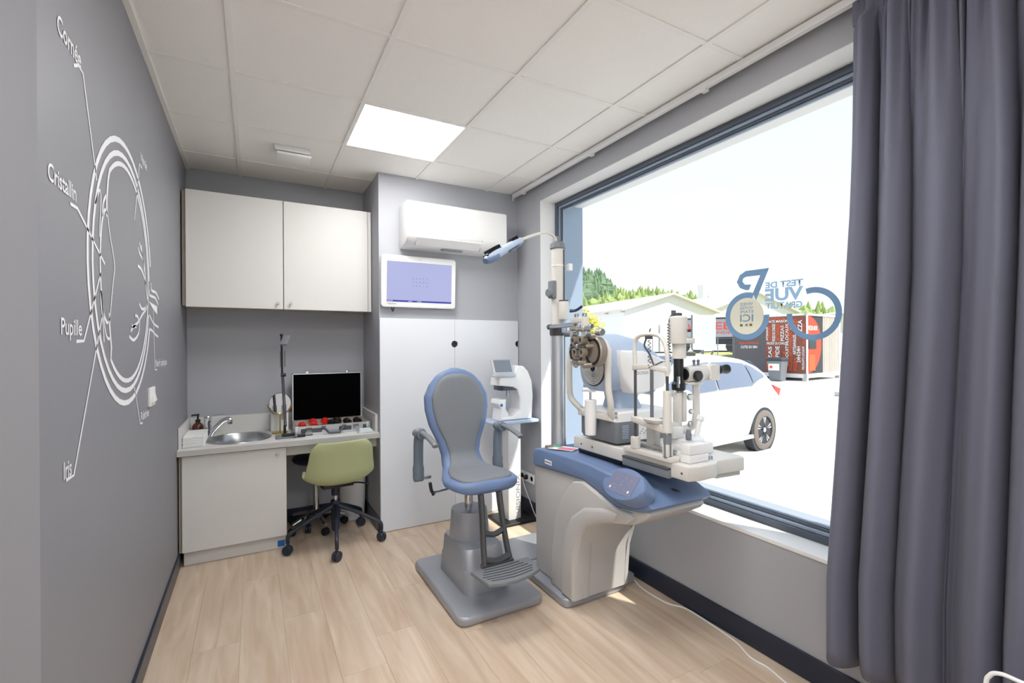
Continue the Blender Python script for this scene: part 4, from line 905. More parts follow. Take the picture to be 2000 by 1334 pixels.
# microscope
B().box((1.69, 1.455, 1.150), (1.79, 1.515, 1.162), .003).obj('scope_plate', M['offw'], t)
B().loft([[Vector((x, 1.485+hy*math.copysign(abs(math.cos(2*PI*k/24))**.6, math.cos(2*PI*k/24)), cz+hz*math.copysign(abs(math.sin(2*PI*k/24))**.6, math.sin(2*PI*k/24)))) for k in range(24)] for x, hy, hz, cz in ((1.70, .03, .034, 1.197), (1.775, .032, .036, 1.197))]).obj('scope_body', M['offw'], t)
B().cyl((1.692, 1.485, 1.197), (1.70, 1.485, 1.197), .027, n=24).obj('objective', M['black'], t)
B().cyl((1.738, 1.453, 1.190), (1.738, 1.432, 1.190), .024, n=16, bev=.004).obj('magnifier_knob', M['black'], t)
B().cyl((1.775, 1.485, 1.199), (1.83, 1.485, 1.203), .036, .033, n=28).obj('tube_barrel', M['offw'], t)
B().box((1.828, 1.445, 1.165), (1.895, 1.525, 1.24), .012, 3).obj('prism_box', M['offw'], t)
for y in (1.458, 1.512):
    B().lathe([(.020, 0), (.020, .02), (.017, .022), (.019, .028), (.019, .045), (.022, .05), (.022, .062), (.012, .064)], (1.893, y, 1.212), (1, 0, .05), 22).obj('eyepiece', M['black'], t)
for x in (1.762, 1.79): B().cyl((x, 1.485, 1.235), (x, 1.485, 1.252), .006, n=10).sphere((x, 1.485, 1.255), .008, 10).obj('thumb_screw', M['greyp'], t)

# ================================================================== LENSMETER STAND
t = thing('lensmeter_stand', 'white column stand with black floor plate by the pillar', 'stand', (1.72, 3.14, 0))
B().prism(plate_poly(1.585, 1.885, 3.03, 3.30, .02), XY, .001, .020, .004).obj('floor_plate', M['black'], t)
B().box((1.668, 3.10, .0205), (1.752, 3.20, .752), .006).obj('column', M['white'], t)
B().box((1.752, 3.112, .0205), (1.780, 3.188, .752), .004).obj('cable_duct', M['white'], t)
B().prism(plate_poly(1.50, 1.905, 3.03, 3.29, .03), XY, .752, .772, .004).obj('shelf', M['lightblue'], t)
text('stand_lettering', 'VISIONIX', (1.764, 3.0995, .06), (0, 0, 1), (-1, 0, 0), .032, M['ink'], t, width=.30, bold=.01)
t = thing('lensmeter', 'white automatic lensmeter with tilted grey screen on the column stand', 'lensmeter', (1.72, 3.15, .772))
hx = lambda u, v, w_: Vector((u, w_, v))
side = [(1.59, .774), (1.86, .774), (1.872, .95), (1.862, 1.06), (1.83, 1.135), (1.79, 1.175), (1.745, 1.18), (1.70, 1.13), (1.585, 1.095), (1.575, 1.035), (1.70, 1.02), (1.735, 1.0), (1.755, .93), (1.755, .85), (1.70, .80), (1.60, .80)]
B().prism(side, hx, 3.075, 3.225, .012).obj('body', M['white'], t)
B().prism([(1.585, .775), (1.65, .775), (1.665, .82), (1.64, .86), (1.645, .93), (1.585, .93), (1.575, .90), (1.60, .86)], hx, 3.085, 3.215, .008).obj('front_column', M['white'], t)
B().box((1.60, 3.09, .995), (1.74, 3.21, 1.035), .004).obj('reading_gate', M['glasslens'], t)
B().lathe([(.014, 0), (.014, .05)], (1.69, 3.15, .945), n=18).obj('lens_rest', M['steel'], t)
B().cyl((1.603, 3.084, .89), (1.603, 3.080, .89), .011, n=18).obj('logo_button', M['tape'], t)
sm = Matrix.Translation((1.622, 3.105, 1.165)) @ Matrix.Rotation(math.radians(-6), 4, 'Z') @ Matrix.Rotation(math.radians(-32), 4, 'X')
so_ = B().box((-.082, -.012, -.068), (.082, .010, .068), .006, M=sm).obj('screen_housing', M['alu'], t)
B().box((-.066, -.0145, -.042), (.066, -.0122, .056), M=sm).obj('screen', M['lcd'], so_)
B().box((-.098, -.02, -.078), (.09, .004, -.064), .004, M=sm).obj('screen_lip', M['alu'], so_)
# socket outlets
t = thing('socket_outlet', 'white triple socket outlet on the wall beside the lensmeter stand', 'socket outlet', (XR, 3.24, .24))
B().box((XR-.010, 3.135, .243), (XR, 3.345, .318), .003).obj('plate', M['white'], t)
for k, y in enumerate((3.31, 3.24, 3.17)):
    s1 = B().lathe([(.024, 0), (.024, .002), (.019, .002), (.019, -.006), (.001, -.006)], (XR-.010, y, .281), (-1, 0, 0), 24).obj('socket', M['white'], t)
for y, m_, nm, lab in ((3.31, 'black', 'plug', 'black plug in the socket end by the pillar'), (3.24, 'black', 'plug', 'black plug with white lead in the middle socket')):
    b = B().lathe([(.018, 0), (.018, .02), (.011, .034), (.006, .036)], (XR-.012, y, .281), (-1, 0, 0), 18)
    p_ = thing('plug', lab, 'plug', (XR-.03, y, .265)); b.obj('plug_body', M['black'], p_)
    if y == 3.24: B().tube([(XR-.045, y, .278), (XR-.05, y-.01, .24), (XR-.03, y-.07, .12), (XR-.028, y-.16, .02), (XR-.03, y-.30, .006), (1.85, 2.80, .006)], .0035, 8, 6).obj('lead', M['white'], p_)
    else: B().tube([(XR-.045, y, .278), (XR-.055, y+.005, .22), (XR-.02, y+.01, .10), (XR-.022, y+.012, .012), (XR-.024, y+.02, .006)], .003, 8, 6).obj('lead', M['black'], p_)

# ================================================================== AIR CONDITIONER, DISPLAY, CEILING BOX
t = thing('air_conditioner', 'white split air conditioner mounted high on the pillar', 'air conditioner', (1.34, 3.3, 2.03))
prof = [(3.40, 2.345), (3.215, 2.345), (3.192, 2.335), (3.186, 2.31), (3.186, 2.125), (3.20, 2.085), (3.25, 2.045), (3.40, 2.035)]
bd = B().prism(prof, YZ, .935, 1.712, .010).obj('casing', M['white'], t)
B().prism([(3.188, 2.345-.012), (3.183, 2.33), (3.1815, 2.14), (3.188, 2.12)], YZ, .972, 1.705, .003).obj('front_panel', M['white'], t)
B().prism([(3.1985, 2.100), (3.1945, 2.090), (3.243, 2.0445), (3.252, 2.050)], YZ, 1.005, 1.50, .002).obj('air_flap', M['white'], t)
for x in (1.0035, 1.5015): B().prism([(3.1895, 2.112), (3.1865, 2.112), (3.244, 2.040), (3.250, 2.044)], YZ, x, x+.0025).obj('flap_gap', M['ink'], t)
B().box((1.22, 3.27, 2.0335), (1.38, 3.31, 2.0395)).obj('drain_grille', M['ink'], t)
B().box((.958, 3.1855, 2.205), (.962, 3.187, 2.215)).obj('indicator', M['inkd'], t)

t = thing('wall_display', 'white framed wall display showing an eye chart on the pillar', 'display', (1.07, 3.36, 1.6))
dm = Matrix.Translation((1.0735, 3.352, 1.795)) @ Matrix.Rotation(math.radians(3), 4, 'X')
b = B().prism(rrect(.560, .372, .022), lambda u, v, w_: Vector((u, w_, v)), 0, .034, .005); b.obj('housing', M['white'], t, M=dm)
B().box((-.242, -.0012, -.135), (.246, .001, .142), M=dm).obj('screen', M['screen'], t)
B().box((-.242, -.0018, -.146), (.246, .001, -.1352), M=dm).obj('status_bar', M['scrbar'], t)
nr = dm.to_3x3(); dxv, dzv = nr @ Vector((1, 0, 0)), nr @ Vector((0, 0, 1))
for r, line in enumerate(('ZNHCV', 'SKDNR', 'FEBLH')):
    for c, ch in enumerate(line):
        text('chart_letter', ch, dm @ Vector((-.052+c*.0262, -.0022, .022-r*.0265)), dxv, dzv, .0075, M['scrtxt'], t, align='CENTER', bold=.01)
for u0, n_ in ((-.238, 7), (-.085, 5), (-.02, 6)):
    for q in range(n_): B().box((u0+q*.0058, -.0024, -.1425), (u0+q*.0058+.0036, -.0017, -.1385), M=dm).obj('status_mark', M['paper'], t)
text('display_lettering', 'VISIONIX', dm @ Vector((-.236, -.0012, -.166)), dxv, dzv, .0085, M['inkd'], t, width=.062)
B().cyl(dm @ Vector((0, -.001, .163)), dm @ Vector((0, .001, .163)), .003, n=12).obj('camera_dot', M['ink'], t)
B().box((-.10, .034, -.10), (.10, .045, .10), M=dm).obj('wall_bracket', M['dgrey'], t)
B().tube([dm @ Vector((-.20, .015, -.186)), dm @ Vector((-.20, .015, -.20)), dm @ Vector((-.192, .015, -.215)), dm @ Vector((-.186, .018, -.20)), dm @ Vector((-.186, .02, -.186))], .004, 8, 4).obj('cable_loop', M['black'], t)

t = thing('ceiling_sensor', 'small white detector box on a bracket under the ceiling tile', 'sensor', (.22, 3.27, 2.52))
B().box((.135, 3.225, 2.52), (.33, 3.36, 2.535), .003).obj('box', M['white'], t)
B().cyl((.125, 3.225, 2.548), (.325, 3.225, 2.548), .009, n=14).obj('pivot_bar', M['white'], t)
B().box((.12, 3.22, 2.55), (.32, 3.26, ZC+.005), .003).obj('bracket', M['white'], t)

# floor cable + corner appliance
cb = [(1.86, 2.30), (1.90, 2.194), (1.895, 2.062), (1.849, 1.905), (1.853, 1.745), (1.895, 1.664), (1.90, 1.589), (1.892, 1.476), (1.876, 1.356), (1.838, 1.263), (1.841, 1.187), (1.821, 1.101), (1.80, .95), (1.78, .7)]
single('floor_cable', B().tube([(x, y, .0045) for x, y in cb], .004, 8, 6), M['white'], 'thin white cable trailing along the skirting under the window', 'cable')
t = thing('corner_appliance', 'white rounded appliance corner with a white lead beside the curtain', 'appliance', (1.56, .26, 0))
B().loft([rr(1.56, .28, .20, .22, .05, .002), rr(1.56, .28, .20, .22, .05, .47), rr(1.565, .28, .18, .20, .05, .53), rr(1.57, .275, .14, .16, .04, .565), rr(1.57, .27, .06, .08, .02, .575)]).obj('casing', M['white'], t)
B().tube([(1.60, .43, .02), (1.60, .462, .25), (1.60, .463, .46), (1.60, .455, .505), (1.60, .437, .52), (1.60, .41, .522), (1.60, .37, .518), (1.59, .33, .50)], .005, 10, 6).obj('lead', M['white'], t)

# ================================================================== WINDOW DECAL
XD = 2.0955
t = thing('window_decal', 'blue bicycle-shaped optician lettering stuck on the window pane', 'window decal', (XD, 1.3, 1.34))
def flat(name, poly, m_, x=XD, thick=.0006):
    return B().prism(poly, YZ, x, x+thick).obj(name, m_, t)
def ringpoly(cy, cz, r0, r1, a0, a1, n=48):
    A = [math.radians(a0+(a1-a0)*k/n) for k in range(n+1)]
    return [(cy+r1*math.cos(a), cz+r1*math.sin(a)) for a in A]+[(cy+r0*math.cos(a), cz+r0*math.sin(a)) for a in reversed(A)]
flat('wheel', ringpoly(1.455, 1.467, .0885, .1155, -181, 118-8), M['decal'])
flat('wheel_disc', [(1.455+.0888*math.cos(2*PI*k/48), 1.467+.0888*math.sin(2*PI*k/48)) for k in range(48)], M['decalc'], XD+.0002)
flat('wheel', ringpoly(1.145, 1.460, .089, .1135, -286, 3), M['decal'])
flat('frame_mark', [(1.340, 1.684), (1.458, 1.686), (1.489, 1.670), (1.506, 1.638), (1.489, 1.607), (1.458, 1.593), (1.441, 1.592), (1.430, 1.618), (1.462, 1.620), (1.476, 1.637), (1.472, 1.651), (1.457, 1.658), (1.383, 1.656), (1.421, 1.575), (1.405, 1.540)], M['decal'], XD-.0002)
for body, y, z, h, wd, sl in (('TEST DE', 1.187, 1.588, .026, .172, .0), ('VUE', 1.186, 1.529, .053, .176, .0), ('GRATUIT', 1.19, 1.492, .026, .168, .0)):
    text('lettering', body, (XD+.001, y, z), (0, 1, .02), (0, 0, 1), h, M['decal'], t, width=wd, bold=.035)
for body, z, h in (('VIVEZ', 1.519, .013), ('VOTRE', 1.500, .013), ('ETAPE', 1.482, .013), ('ICI', 1.441, .034)):
    text('small_lettering', body, (XD-.0006, 1.419, z), (0, 1, 0), (0, 0, 1), h, M['decal'], t, width=.070, bold=.02)
for y, m_ in ((1.425, 'brass'), (1.447, 'decal'), (1.475, 'brass')): B().box((XD-.001, y, 1.418), (XD-.0004, y+.014, 1.430)).obj('emblem', M[m_], t)

# ================================================================== OUTSIDE
G = -.1
M['asph'] = mat('pale_concrete', rgb(216, 213, 208), .9, noise=.08, nscale=1.2)
M['grass'] = mat('dry_grass', rgb(168, 170, 110), .95, noise=.3, nscale=2)
M['wh'] = mat('white_cladding', rgb(232, 232, 232), .7)
M['roofm'] = mat('pale_roof', rgb(222, 212, 204), .8)
M['car'] = mat('white_car_paint', rgb(238, 239, 241), .3, coat=.6)
M['carglass'] = mat('tinted_glass', rgb(112, 122, 142), .12)
M['tyre'] = mat('tyre', rgb(120, 112, 106), .8)
M['arch'] = mat('wheel_arch', rgb(60, 62, 68), .8)
M['rim'] = mat('alloy', rgb(205, 206, 210), .3, .5)
M['tail'] = mat('tail_lamp', rgb(200, 60, 55), .3)
M['kdark'] = mat('kiosk_print_dark', rgb(92, 88, 92), .6, noise=.12, nscale=1.5)
M['korange'] = mat('kiosk_orange', rgb(226, 96, 52), .6)
M['kred'] = mat('kiosk_red', rgb(208, 72, 50), .6)
M['kmesh'] = mat('kiosk_corrugated', rgb(205, 190, 174), .7, noise=.15, nscale=3)
M['trail'] = mat('trailer_grey', rgb(168, 168, 172), .6, noise=.06, nscale=2)
M['trred'] = mat('trailer_red_lettering', rgb(222, 84, 76), .6)
M['fol1'] = mat('hazed_foliage_dark', rgb(112, 134, 104), .95, noise=.35, nscale=.25)  # greens paled: distance haze is put into the leaf colour
M['fol2'] = mat('hazed_foliage_light', rgb(150, 166, 104), .95, noise=.3, nscale=.3)  # haze mixed into this leaf colour as well
M['yel'] = mat('yellow_leaves', rgb(208, 200, 70), .8, noise=.3, nscale=2)
M['bark'] = mat('bark', rgb(96, 82, 66), .9, noise=.3, nscale=8)

gb = B()
gb.bm.faces.new([gb.bm.verts.new(v) for v in ((-60, -60, G), (26, -60, G), (26, 60, G), (-60, 60, G))])
struct('forecourt', gb, M['asph'])
bk = B(); nseg = 30
bk.loft([[Vector((26, -80+6*k, G)), Vector((28.5, -80+6*k, .72+.1*math.sin(k))), Vector((70, -80+6*k, .8)), Vector((420, -80+6*k, 3))] for k in range(nseg+12)], False, False, False)
struct('verge', bk, M['grass'])
struct('building_plinth', B().box((XO, -10, G-.2), (XO+.02, 12, 0)), M['frame'])

# --- car (local: x forward, y left, z up)
ch = math.atan2(-.10, -1)   # heading
rw = Vector((6.06, 4.02))   # rear wheel contact, driver's side
hd_ = Vector((math.cos(ch), math.sin(ch))); lf_ = Vector((-hd_.y, hd_.x))
WB, TW = 2.47, 1.47
CS = .94
c0 = rw+hd_*WB*CS/2-lf_*(TW*CS/2+.03)
car = thing('car', 'white hatchback car parked outside the window', 'car', (c0.x, c0.y, G), ch); car.scale = (CS, CS, .93)
XFr, XRr = 1.93, -1.86       # nose, tail
def bodysec(x):
    """half width at sill, at belt; belt height, roof height, half width of roof"""
    tab = [(-1.86, .60, .70, .74, .74, .60), (-1.78, .70, .80, .86, .95, .62), (-1.55, .78, .82, .92, 1.20, .60), (-1.2, .80, .83, .93, 1.335, .58), (-.6, .81, .835, .92, 1.395, .60), (0, .815, .835, .90, 1.405, .61), (.35, .81, .83, .89, 1.36, .60), (.75, .81, .82, .885, 1.12, .62), (1.02, .81, .815, .875, .93, .68), (1.3, .80, .805, .84, .875, .66), (1.65, .76, .78, .76, .80, .60), (1.86, .62, .70, .62, .66, .50), (1.93, .50, .55, .50, .54, .42)]
    for a, b_ in zip(tab, tab[1:]):
        if x <= b_[0]:
            k = (x-a[0])/(b_[0]-a[0]); return [a[i]+(b_[i]-a[i])*k for i in range(1, 6)]
    return tab[-1][1:]
rings = []
xs = [-1.86, -1.82, -1.78, -1.68, -1.55, -1.4, -1.2, -1., -.8, -.6, -.3, 0, .2, .35, .55, .75, .9, 1.02, 1.15, 1.3, 1.5, 1.65, 1.78, 1.86, 1.93]
for x in xs:
    ws, wb, zb, zr, wr_ = bodysec(x); z0 = .17 if -1.7 < x < 1.75 else .26
    hp = [(ws*.9, z0), (ws, z0+.06), (wb, z0+.25), (wb+.005, zb-.18), (wb-.02, zb), (wr_+(wb-.02-wr_)*.5, zb+(zr-zb)*.55), (wr_+.02, zr-.05*(zr-zb)/.5), (wr_*.8, zr), (0, zr+.02*(zr-zb)/.5)]
    r = [Vector((x, y, z)) for y, z in hp]+[Vector((x, -y, z)) for y, z in hp[-2::-1]]
    rings.append(r)
cb_ = B().loft(rings).obj('body', M['car'], car, world=False, sharp=50)
md = cb_.modifiers.new('s', 'SUBSURF'); md.levels = 1; md.render_levels = 1
# side glass (left side, visible) + right, as panels slightly proud of the greenhouse
def greens(x, f):
    ws, wb, zb, zr, wr_ = bodysec(x)
    return (wb-.02+(wr_+.02-wb+.02)*f, zb+(zr-.03-zb)*f)
for s in (1, -1):
    for nm, xa, xb in (('front_door_glass', -.12, .78), ('rear_door_glass', -1.0, -.16), ('quarter_glass', -1.42, -1.03)):
        top = []; bot = []
        n = 8
        for k in range(n+1):
            x = xa+(xb-xa)*k/n
            y0, z0 = greens(x, .06); y1, z1 = greens(x, .84 if x < .35 else .78)
            if nm == 'quarter_glass': q = (x-xa)/(xb-xa); m0 = .30*(1-q); y0, z0 = greens(x, .10+m0); y1, z1 = greens(x, .62+.22*q)
            bot.append(Vector((x, s*(y0+.012), z0))); top.append(Vector((x, s*(y1+.016), z1)))
        B().loft([bot, [(a+b_)/2+Vector((0, s*.012, 0)) for a, b_ in zip(bot, top)], top], False, False, False).obj(nm, M['carglass'], car, world=False)
    B().box((-.02, s*.838, .66), (.16, s*.855, .69), .006).obj('door_handle', M['car'], car, world=False)
    B().box((-.98, s*.80, .20), (1.05, s*.838, .26), .01).obj('side_skirt', M['bodyg'], car, world=False)
    B().sphere((.72, s*.92, .93), .085, 14, (.7, 1, .75)).obj('door_mirror', M['car'], car, world=False)
    B().prism([(-1.80, .86), (-1.56, .93), (-1.60, .86), (-1.74, .74)], XZ, s*.70, s*.80, .01).obj('tail_lamp', M['tail'], car, world=False)
    for x in (WB/2, -WB/2):
        B().cyl((x, s*.70, .285), (x, s*.834, .285), .335, n=36).obj('wheel_arch', M['arch'], car, world=False)
        wl = B().lathe([(.17, -.10), (.25, -.10), (.285, -.085), (.292, -.05), (.292, .05), (.285, .085), (.25, .10), (.20, .095), (.195, .06)], (x, s*.76, .292), (0, s, 0), 40).obj('wheel', M['tyre'], car, world=False)
        rm = B().lathe([(.001, 0), (.19, 0), (.20, .01), (.20, .03), (.19, .03), (.185, .008), (.001, .006)], (x, s*.815, .292), (0, s, 0), 40)
        rm.obj('rim_disc', M['arch'], wl, world=False)
        sp = B()
        for k in range(5):
            a = 2*PI*k/5+.3
            for da in (-.16, .10): sp.prism([(.03*math.cos(a)-.012*math.sin(a), .03*math.sin(a)+.012*math.cos(a)), (.188*math.cos(a+da), .188*math.sin(a+da)), (.188*math.cos(a+da+.16), .188*math.sin(a+da+.16)), (.03*math.cos(a)+.012*math.sin(a), .03*math.sin(a)-.012*math.cos(a))], lambda u, v, w_: Vector((x+u, w_, .292+v)), s*.824, s*.842)
        sp.cyl((x, s*.822, .292), (x, s*.846, .292), .035, n=16).obj('spokes', M['rim'], wl, world=False)
wsx = [[Vector((x, y*hw, z)) for y in (-1, -.5, 0, .5, 1)] for x, hw, z in ((1.01, .70, .955), (.62, .62, 1.20), (.38, .57, 1.375))]
B().loft([[v+Vector((.012, 0, .014)) for v in r] for r in wsx], False, False, False).obj('windscreen', M['carglass'], car, world=False)
B().loft([[Vector((x-.014, y*hw, z+.012)) for y in (-1, -.5, 0, .5, 1)] for x, hw, z in ((-1.79, .56, .97), (-1.62, .55, 1.15), (-1.40, .52, 1.28))], False, False, False).obj('rear_glass', M['carglass'], car, world=False)

# --- pizza kiosk container
ka = math.radians(6.8)
kv = Vector((.993, .118, 0)); ku = Vector((-.118, .993, 0))
K = Vector((18.6, 10.4, G))
kio = thing('pizza_kiosk', 'container kiosk printed with dark and orange pizza lettering across the forecourt', 'kiosk', (K.x+1.5, K.y+1.6, G))
AL, BL, KH = 2.96, 3.15, 2.62
def KP(s, d, z): return K+ku*s+kv*d+Vector((0, 0, z))
def kbox(name, s0, s1, d0, d1, z0, z1, m_, par=None):
    b = B(); P8 = [KP(s, d, z) for s in (s0, s1) for d in (d0, d1) for z in (z0, z1)]
    b.loft([[P8[0], P8[2], P8[6], P8[4]], [P8[1], P8[3], P8[7], P8[5]]]); return b.obj(name, m_, par or kio)
kbox('printed_wall', .02, AL, 0, .06, .28, KH-.08, M['kdark'])
kbox('end_wall', AL-.06, AL, .06, BL, .28, KH-.08, M['kdark'])
kbox('rear_wall', .05, AL-.06, BL-.06, BL, .28, KH-.08, M['wh'])
kbox('roof', 0, AL, 0, BL, KH-.08, KH, M['wh']); kbox('base_frame', 0, AL, 0, BL, .12, .28, M['wh'])
for s in (0, AL-.12):
    for d in (0, BL-.12): kbox('corner_post', s, s+.12, d, d+.12, .12, KH, M['wh']); kbox('foot', s, s+.16, d, d+.16, 0, .12, M['bodyg'])
for k in range(9): kbox('corrugated_board', .03, .08, 1.55+k*.16, 1.55+k*.16+.11, .28, KH-.08, M['kmesh'])
kbox('back_board', .08, .10, 1.5, BL-.06, .28, KH-.08, M['kmesh'])
kbox('side_front', .04, .10, .12, 1.5, .28, KH-.08, M['arch'])
disc = B(); disc.prism([(1.02*math.cos(2*PI*k/40), 1.02*math.sin(2*PI*k/40)) for k in range(-10, 11)], lambda u, v, w_: KP(w_, .13+u*1.2, 1.42+v*1.1), .02, .05).obj('pizza_disc', M['kred'], kio)
kbox('vending_screen', .0, .03, .2, .85, 1.25, 1.62, M['glasslens']); kbox('vending_front', .0, .03, .2, .75, .4, 1.02, M['korange'])
text('disc_lettering', 'PIZZA BOX', KP(.012, .18, 1.98), kv, (0, 0, 1), .16, M['paper'], kio, width=.8, bold=.02)
# lettering on the printed wall: u runs from the far end to the corner
def KT(body, u, z, h, m_, vert=False, wd=None):
    p = KP(AL-u, -.012, z)
    if vert: text('wall_lettering', body, p, (0, 0, 1), ku, h, m_, kio, width=wd, bold=.015, thick=.001)
    else: text('wall_lettering', body, p, -ku, (0, 0, 1), h, m_, kio, width=wd, bold=.015, thick=.001)
wh_, og_ = M['paper'], M['korange']
KT('PIZZAS ARTISANALES', .30, 1.45, .09, og_, False, .85); KT('CUITES EN 3MN', .38, 1.27, .11, wh_, False, .70)
M['kfield'] = mat('kiosk_print_field', rgb(132, 74, 60), .6, noise=.25, nscale=4)
kbox('print_field', .03, AL-1.42, -.006, .0, .30, KH-.10, M['kfield'])
KT('FROIDE OU CHAUDE', 1.47, 1.42, .10, wh_, False, .82)
KT('PATE MAISON', 1.50, 2.30, .10, wh_, False, .80); KT('RAPIDE', 1.50, 2.42, .08, og_, False, .7)
for body, u, z, h, m_, wd in (('CHAUD', 1.62, 1.58, .12, og_, .6), ('ARTISANALES', 1.52, 1.58, .08, wh_, .55), ('FROIDE OU CHAUDE', 1.80, 1.55, .12, wh_, .70), ('ARTISANALES', 1.97, 1.56, .14, og_, .70), ('PIZZAS', 2.13, 1.56, .12, wh_, .62), ('7J/7', 2.13, 2.0, .10, og_, .28),
                              ('CHAUD', 1.55, .40, .10, og_, .5), ('PIZZAS', 1.66, .42, .13, wh_, .92), ('CHAUDE', 1.80, .45, .10, og_, .70), ('RAPIDE', 1.96, .62, .15, wh_, .74), ('PRODUITS LOCAUX', 2.30, .60, .11, wh_, 1.65), ('PIZZAS ARTISANALES', 2.43, .40, .10, og_, 1.5), ('ARTISANALES', 2.58, 1.02, .11, wh_, .78), ('PIZZAS', 2.42, .34, .0, wh_, .3),
                              ('24H/24H', 2.74, .72, .13, wh_, .62), ('PIZZA', 2.80, 1.75, .15, wh_, .62), ('CHAUD', 2.62, 1.85, .12, og_, .55), ('PRODUITS LOCAUX', 2.88, .45, .08, wh_, .9), ('PIZZA', 2.60, .40, .10, og_, .5), ('RAPIDE', 2.20, .38, .10, og_, .8), ('PIZZAS', 2.36, 1.75, .10, og_, .7), ('7J/7', 2.48, 2.0, .10, wh_, .4), ('ARTISANALES', 2.90, 1.40, .07, og_, .8)):
    if h: KT(body, u, z, h, m_, True, wd)
# bin in front of kiosk
t = thing('wheelie_bin', 'grey wheelie bin with a white sign standing before the kiosk', 'bin', (17.95, 11.1, G))
bc = Vector((17.95, 11.15, G))
def bb_(w_, d_, z): return [bc+ku*u+kv*v+Vector((0, 0, z)) for u, v in rrect(w_, d_, .04, 3)]
B().loft([bb_(.44, .44, .03), bb_(.56, .56, .78)]).obj('bucket', M['greyp'], t)
B().loft([bb_(.60, .60, .78), bb_(.62, .62, .84), bb_(.5, .5, .92)]).obj('lid', M['arch'], t)
b = B(); b.loft([[bc+ku*u+kv*-.283+Vector((0, 0, z)) for u, z in ((-.2, .42), (.2, .42), (.2, .68), (-.2, .68))], [bc+ku*u+kv*-.30+Vector((0, 0, z)) for u, z in ((-.2, .42), (.2, .42), (.2, .68), (-.2, .68))]]).obj('sign', M['paper'], t)
B().cyl(bc+kv*-.301+ku*.1+Vector((0, 0, .55)), bc+kv*-.305+ku*.1+Vector((0, 0, .55)), .06, n=16).obj('sign_mark', M['korange'], t)
single('kerb_block', B().box((14.0, 6.45, G), (14.6, 7.1, G+.12), .02), M['bodyg'], 'low grey concrete kerb block on the forecourt', 'kerb')

# --- warehouses
def FD(lat, dep, z): return Vector((.8765*lat+.4814*dep, -.4814*lat+.8765*dep, z))
def warehouse(lat, dep, wd, ln_, ze, za, gd, label, ground=.8):
    o = FD(lat, dep, ground); a = Vector((gd[0], gd[1])).normalized(); p = Vector((-a.y, a.x))
    A = FD(a.x, a.y, 0); Pp = FD(p.x, p.y, 0)
    t = thing('warehouse', label, 'building', o, 0, None)
    def Q(u, v, z): return Vector((o.x, o.y, 0))+A*u+Pp*v+Vector((0, 0, z))
    gable = [(0, ground), (wd, ground), (wd, ze), (wd/2, za), (0, ze)]
    B().loft([[Q(u, 0, z) for u, z in gable], [Q(u, ln_, z) for u, z in gable]]).obj('walls', M['wh'], t)
    rf = B()
    for s in (0, 1):
        e = -.35 if s == 0 else wd+.35; ez = ze-.35*(za-ze)/(wd/2)
        rf.loft([[Q(e, v, ez), Q(wd/2, v, za), Q(wd/2, v, za+.14), Q(e, v, ez+.14)] for v in (-.4, ln_+.2)])
    rf.obj('roof', M['roofm'], t)
    return t, Q
w1, Q1 = warehouse(8.3, 35, 8.6, 14, 3.95, 5.2, (.934, .357), 'white gabled warehouse with tall narrow window across the road')
def qpanel(Q, u0, u1, z0, z1, v, m_, name, par):
    B().loft([[Q(u, v, z) for u, z in ((u0, z0), (u1, z0), (u1, z1), (u0, z1))], [Q(u, v+.04, z) for u, z in ((u0, z0), (u1, z0), (u1, z1), (u0, z1))]]).obj(name, m_, par)
qpanel(Q1, 4.35, 4.75, 3.35, 4.0, -.05, M['arch'], 'window', w1); qpanel(Q1, 4.35, 4.75, 2.75, 3.1, -.05, M['arch'], 'window', w1)
qpanel(Q1, 3.2, 6.0, .8, 3.0, -.12, M['wh'], 'sliding_door', w1)
for u in (-.2, 2.0): B().box((-.15, -.1, -.1), (.15, .1, .1), M=Matrix.Translation(Q1(-.1, u+.2, 3.85))).obj('bracket', M['bodyg'], w1)
w2, Q2 = warehouse(17.3, 41, 9.5, 14, 4.35, 6.0, (.95, .31), 'second white gabled warehouse beyond the trailer')
w3, Q3 = warehouse(30.5, 34, 9, 10, 3.9, 4.6, (.98, .2), 'low white building with dark sign behind the kiosk')
qpanel(Q3, .6, 4.6, 3.15, 3.75, -.06, M['arch'], 'sign_board', w3)
single('chimney', B().loft([[FD(24.3, 60, 0)+Vector((dx, dy, z)) for dx, dy in ((-.42, -.42), (.42, -.42), (.42, .42), (-.42, .42))] for z in (.8, 8.9)]), M['wh'], 'tall pale square chimney behind the warehouses', 'chimney')

# --- trailer
t = thing('trailer', 'grey lorry trailer with red lettering parked behind the signboard', 'trailer', FD(12.4, 31, .8))
ta, tb = FD(11.0, 31.5, 0), FD(14.8, 29.6, 0); td = (tb-ta).normalized(); tn = Vector((td.y, -td.x, 0))
if tn.dot(FD(0, -1, 0)) < 0: tn = -tn
def TP(u, v, z): return ta+td*u-tn*v+Vector((0, 0, z))
TL = (tb-ta).length
B().loft([[TP(u, v, 1.82) for u, v in ((-.4, 0), (TL, 0), (TL, 2.3), (-.4, 2.3))], [TP(u, v, 2.98) for u, v in ((-.4, 0), (TL, 0), (TL, 2.3), (-.4, 2.3))]]).obj('tarpaulin', M['trail'], t)
B().loft([[TP(u, v, 2.98) for u, v in ((-.4, -.02), (TL, -.02), (TL, 2.32), (-.4, 2.32))], [TP(u, v, 3.08) for u, v in ((-.4, -.02), (TL, -.02), (TL, 2.32), (-.4, 2.32))]]).obj('roof_rail', M['arch'], t)
B().loft([[TP(u, v, 1.35) for u, v in ((-.2, .1), (TL-.2, .1), (TL-.2, 2.2), (-.2, 2.2))], [TP(u, v, 1.82) for u, v in ((-.2, .1), (TL-.2, .1), (TL-.2, 2.2), (-.2, 2.2))]]).obj('chassis', M['arch'], t)
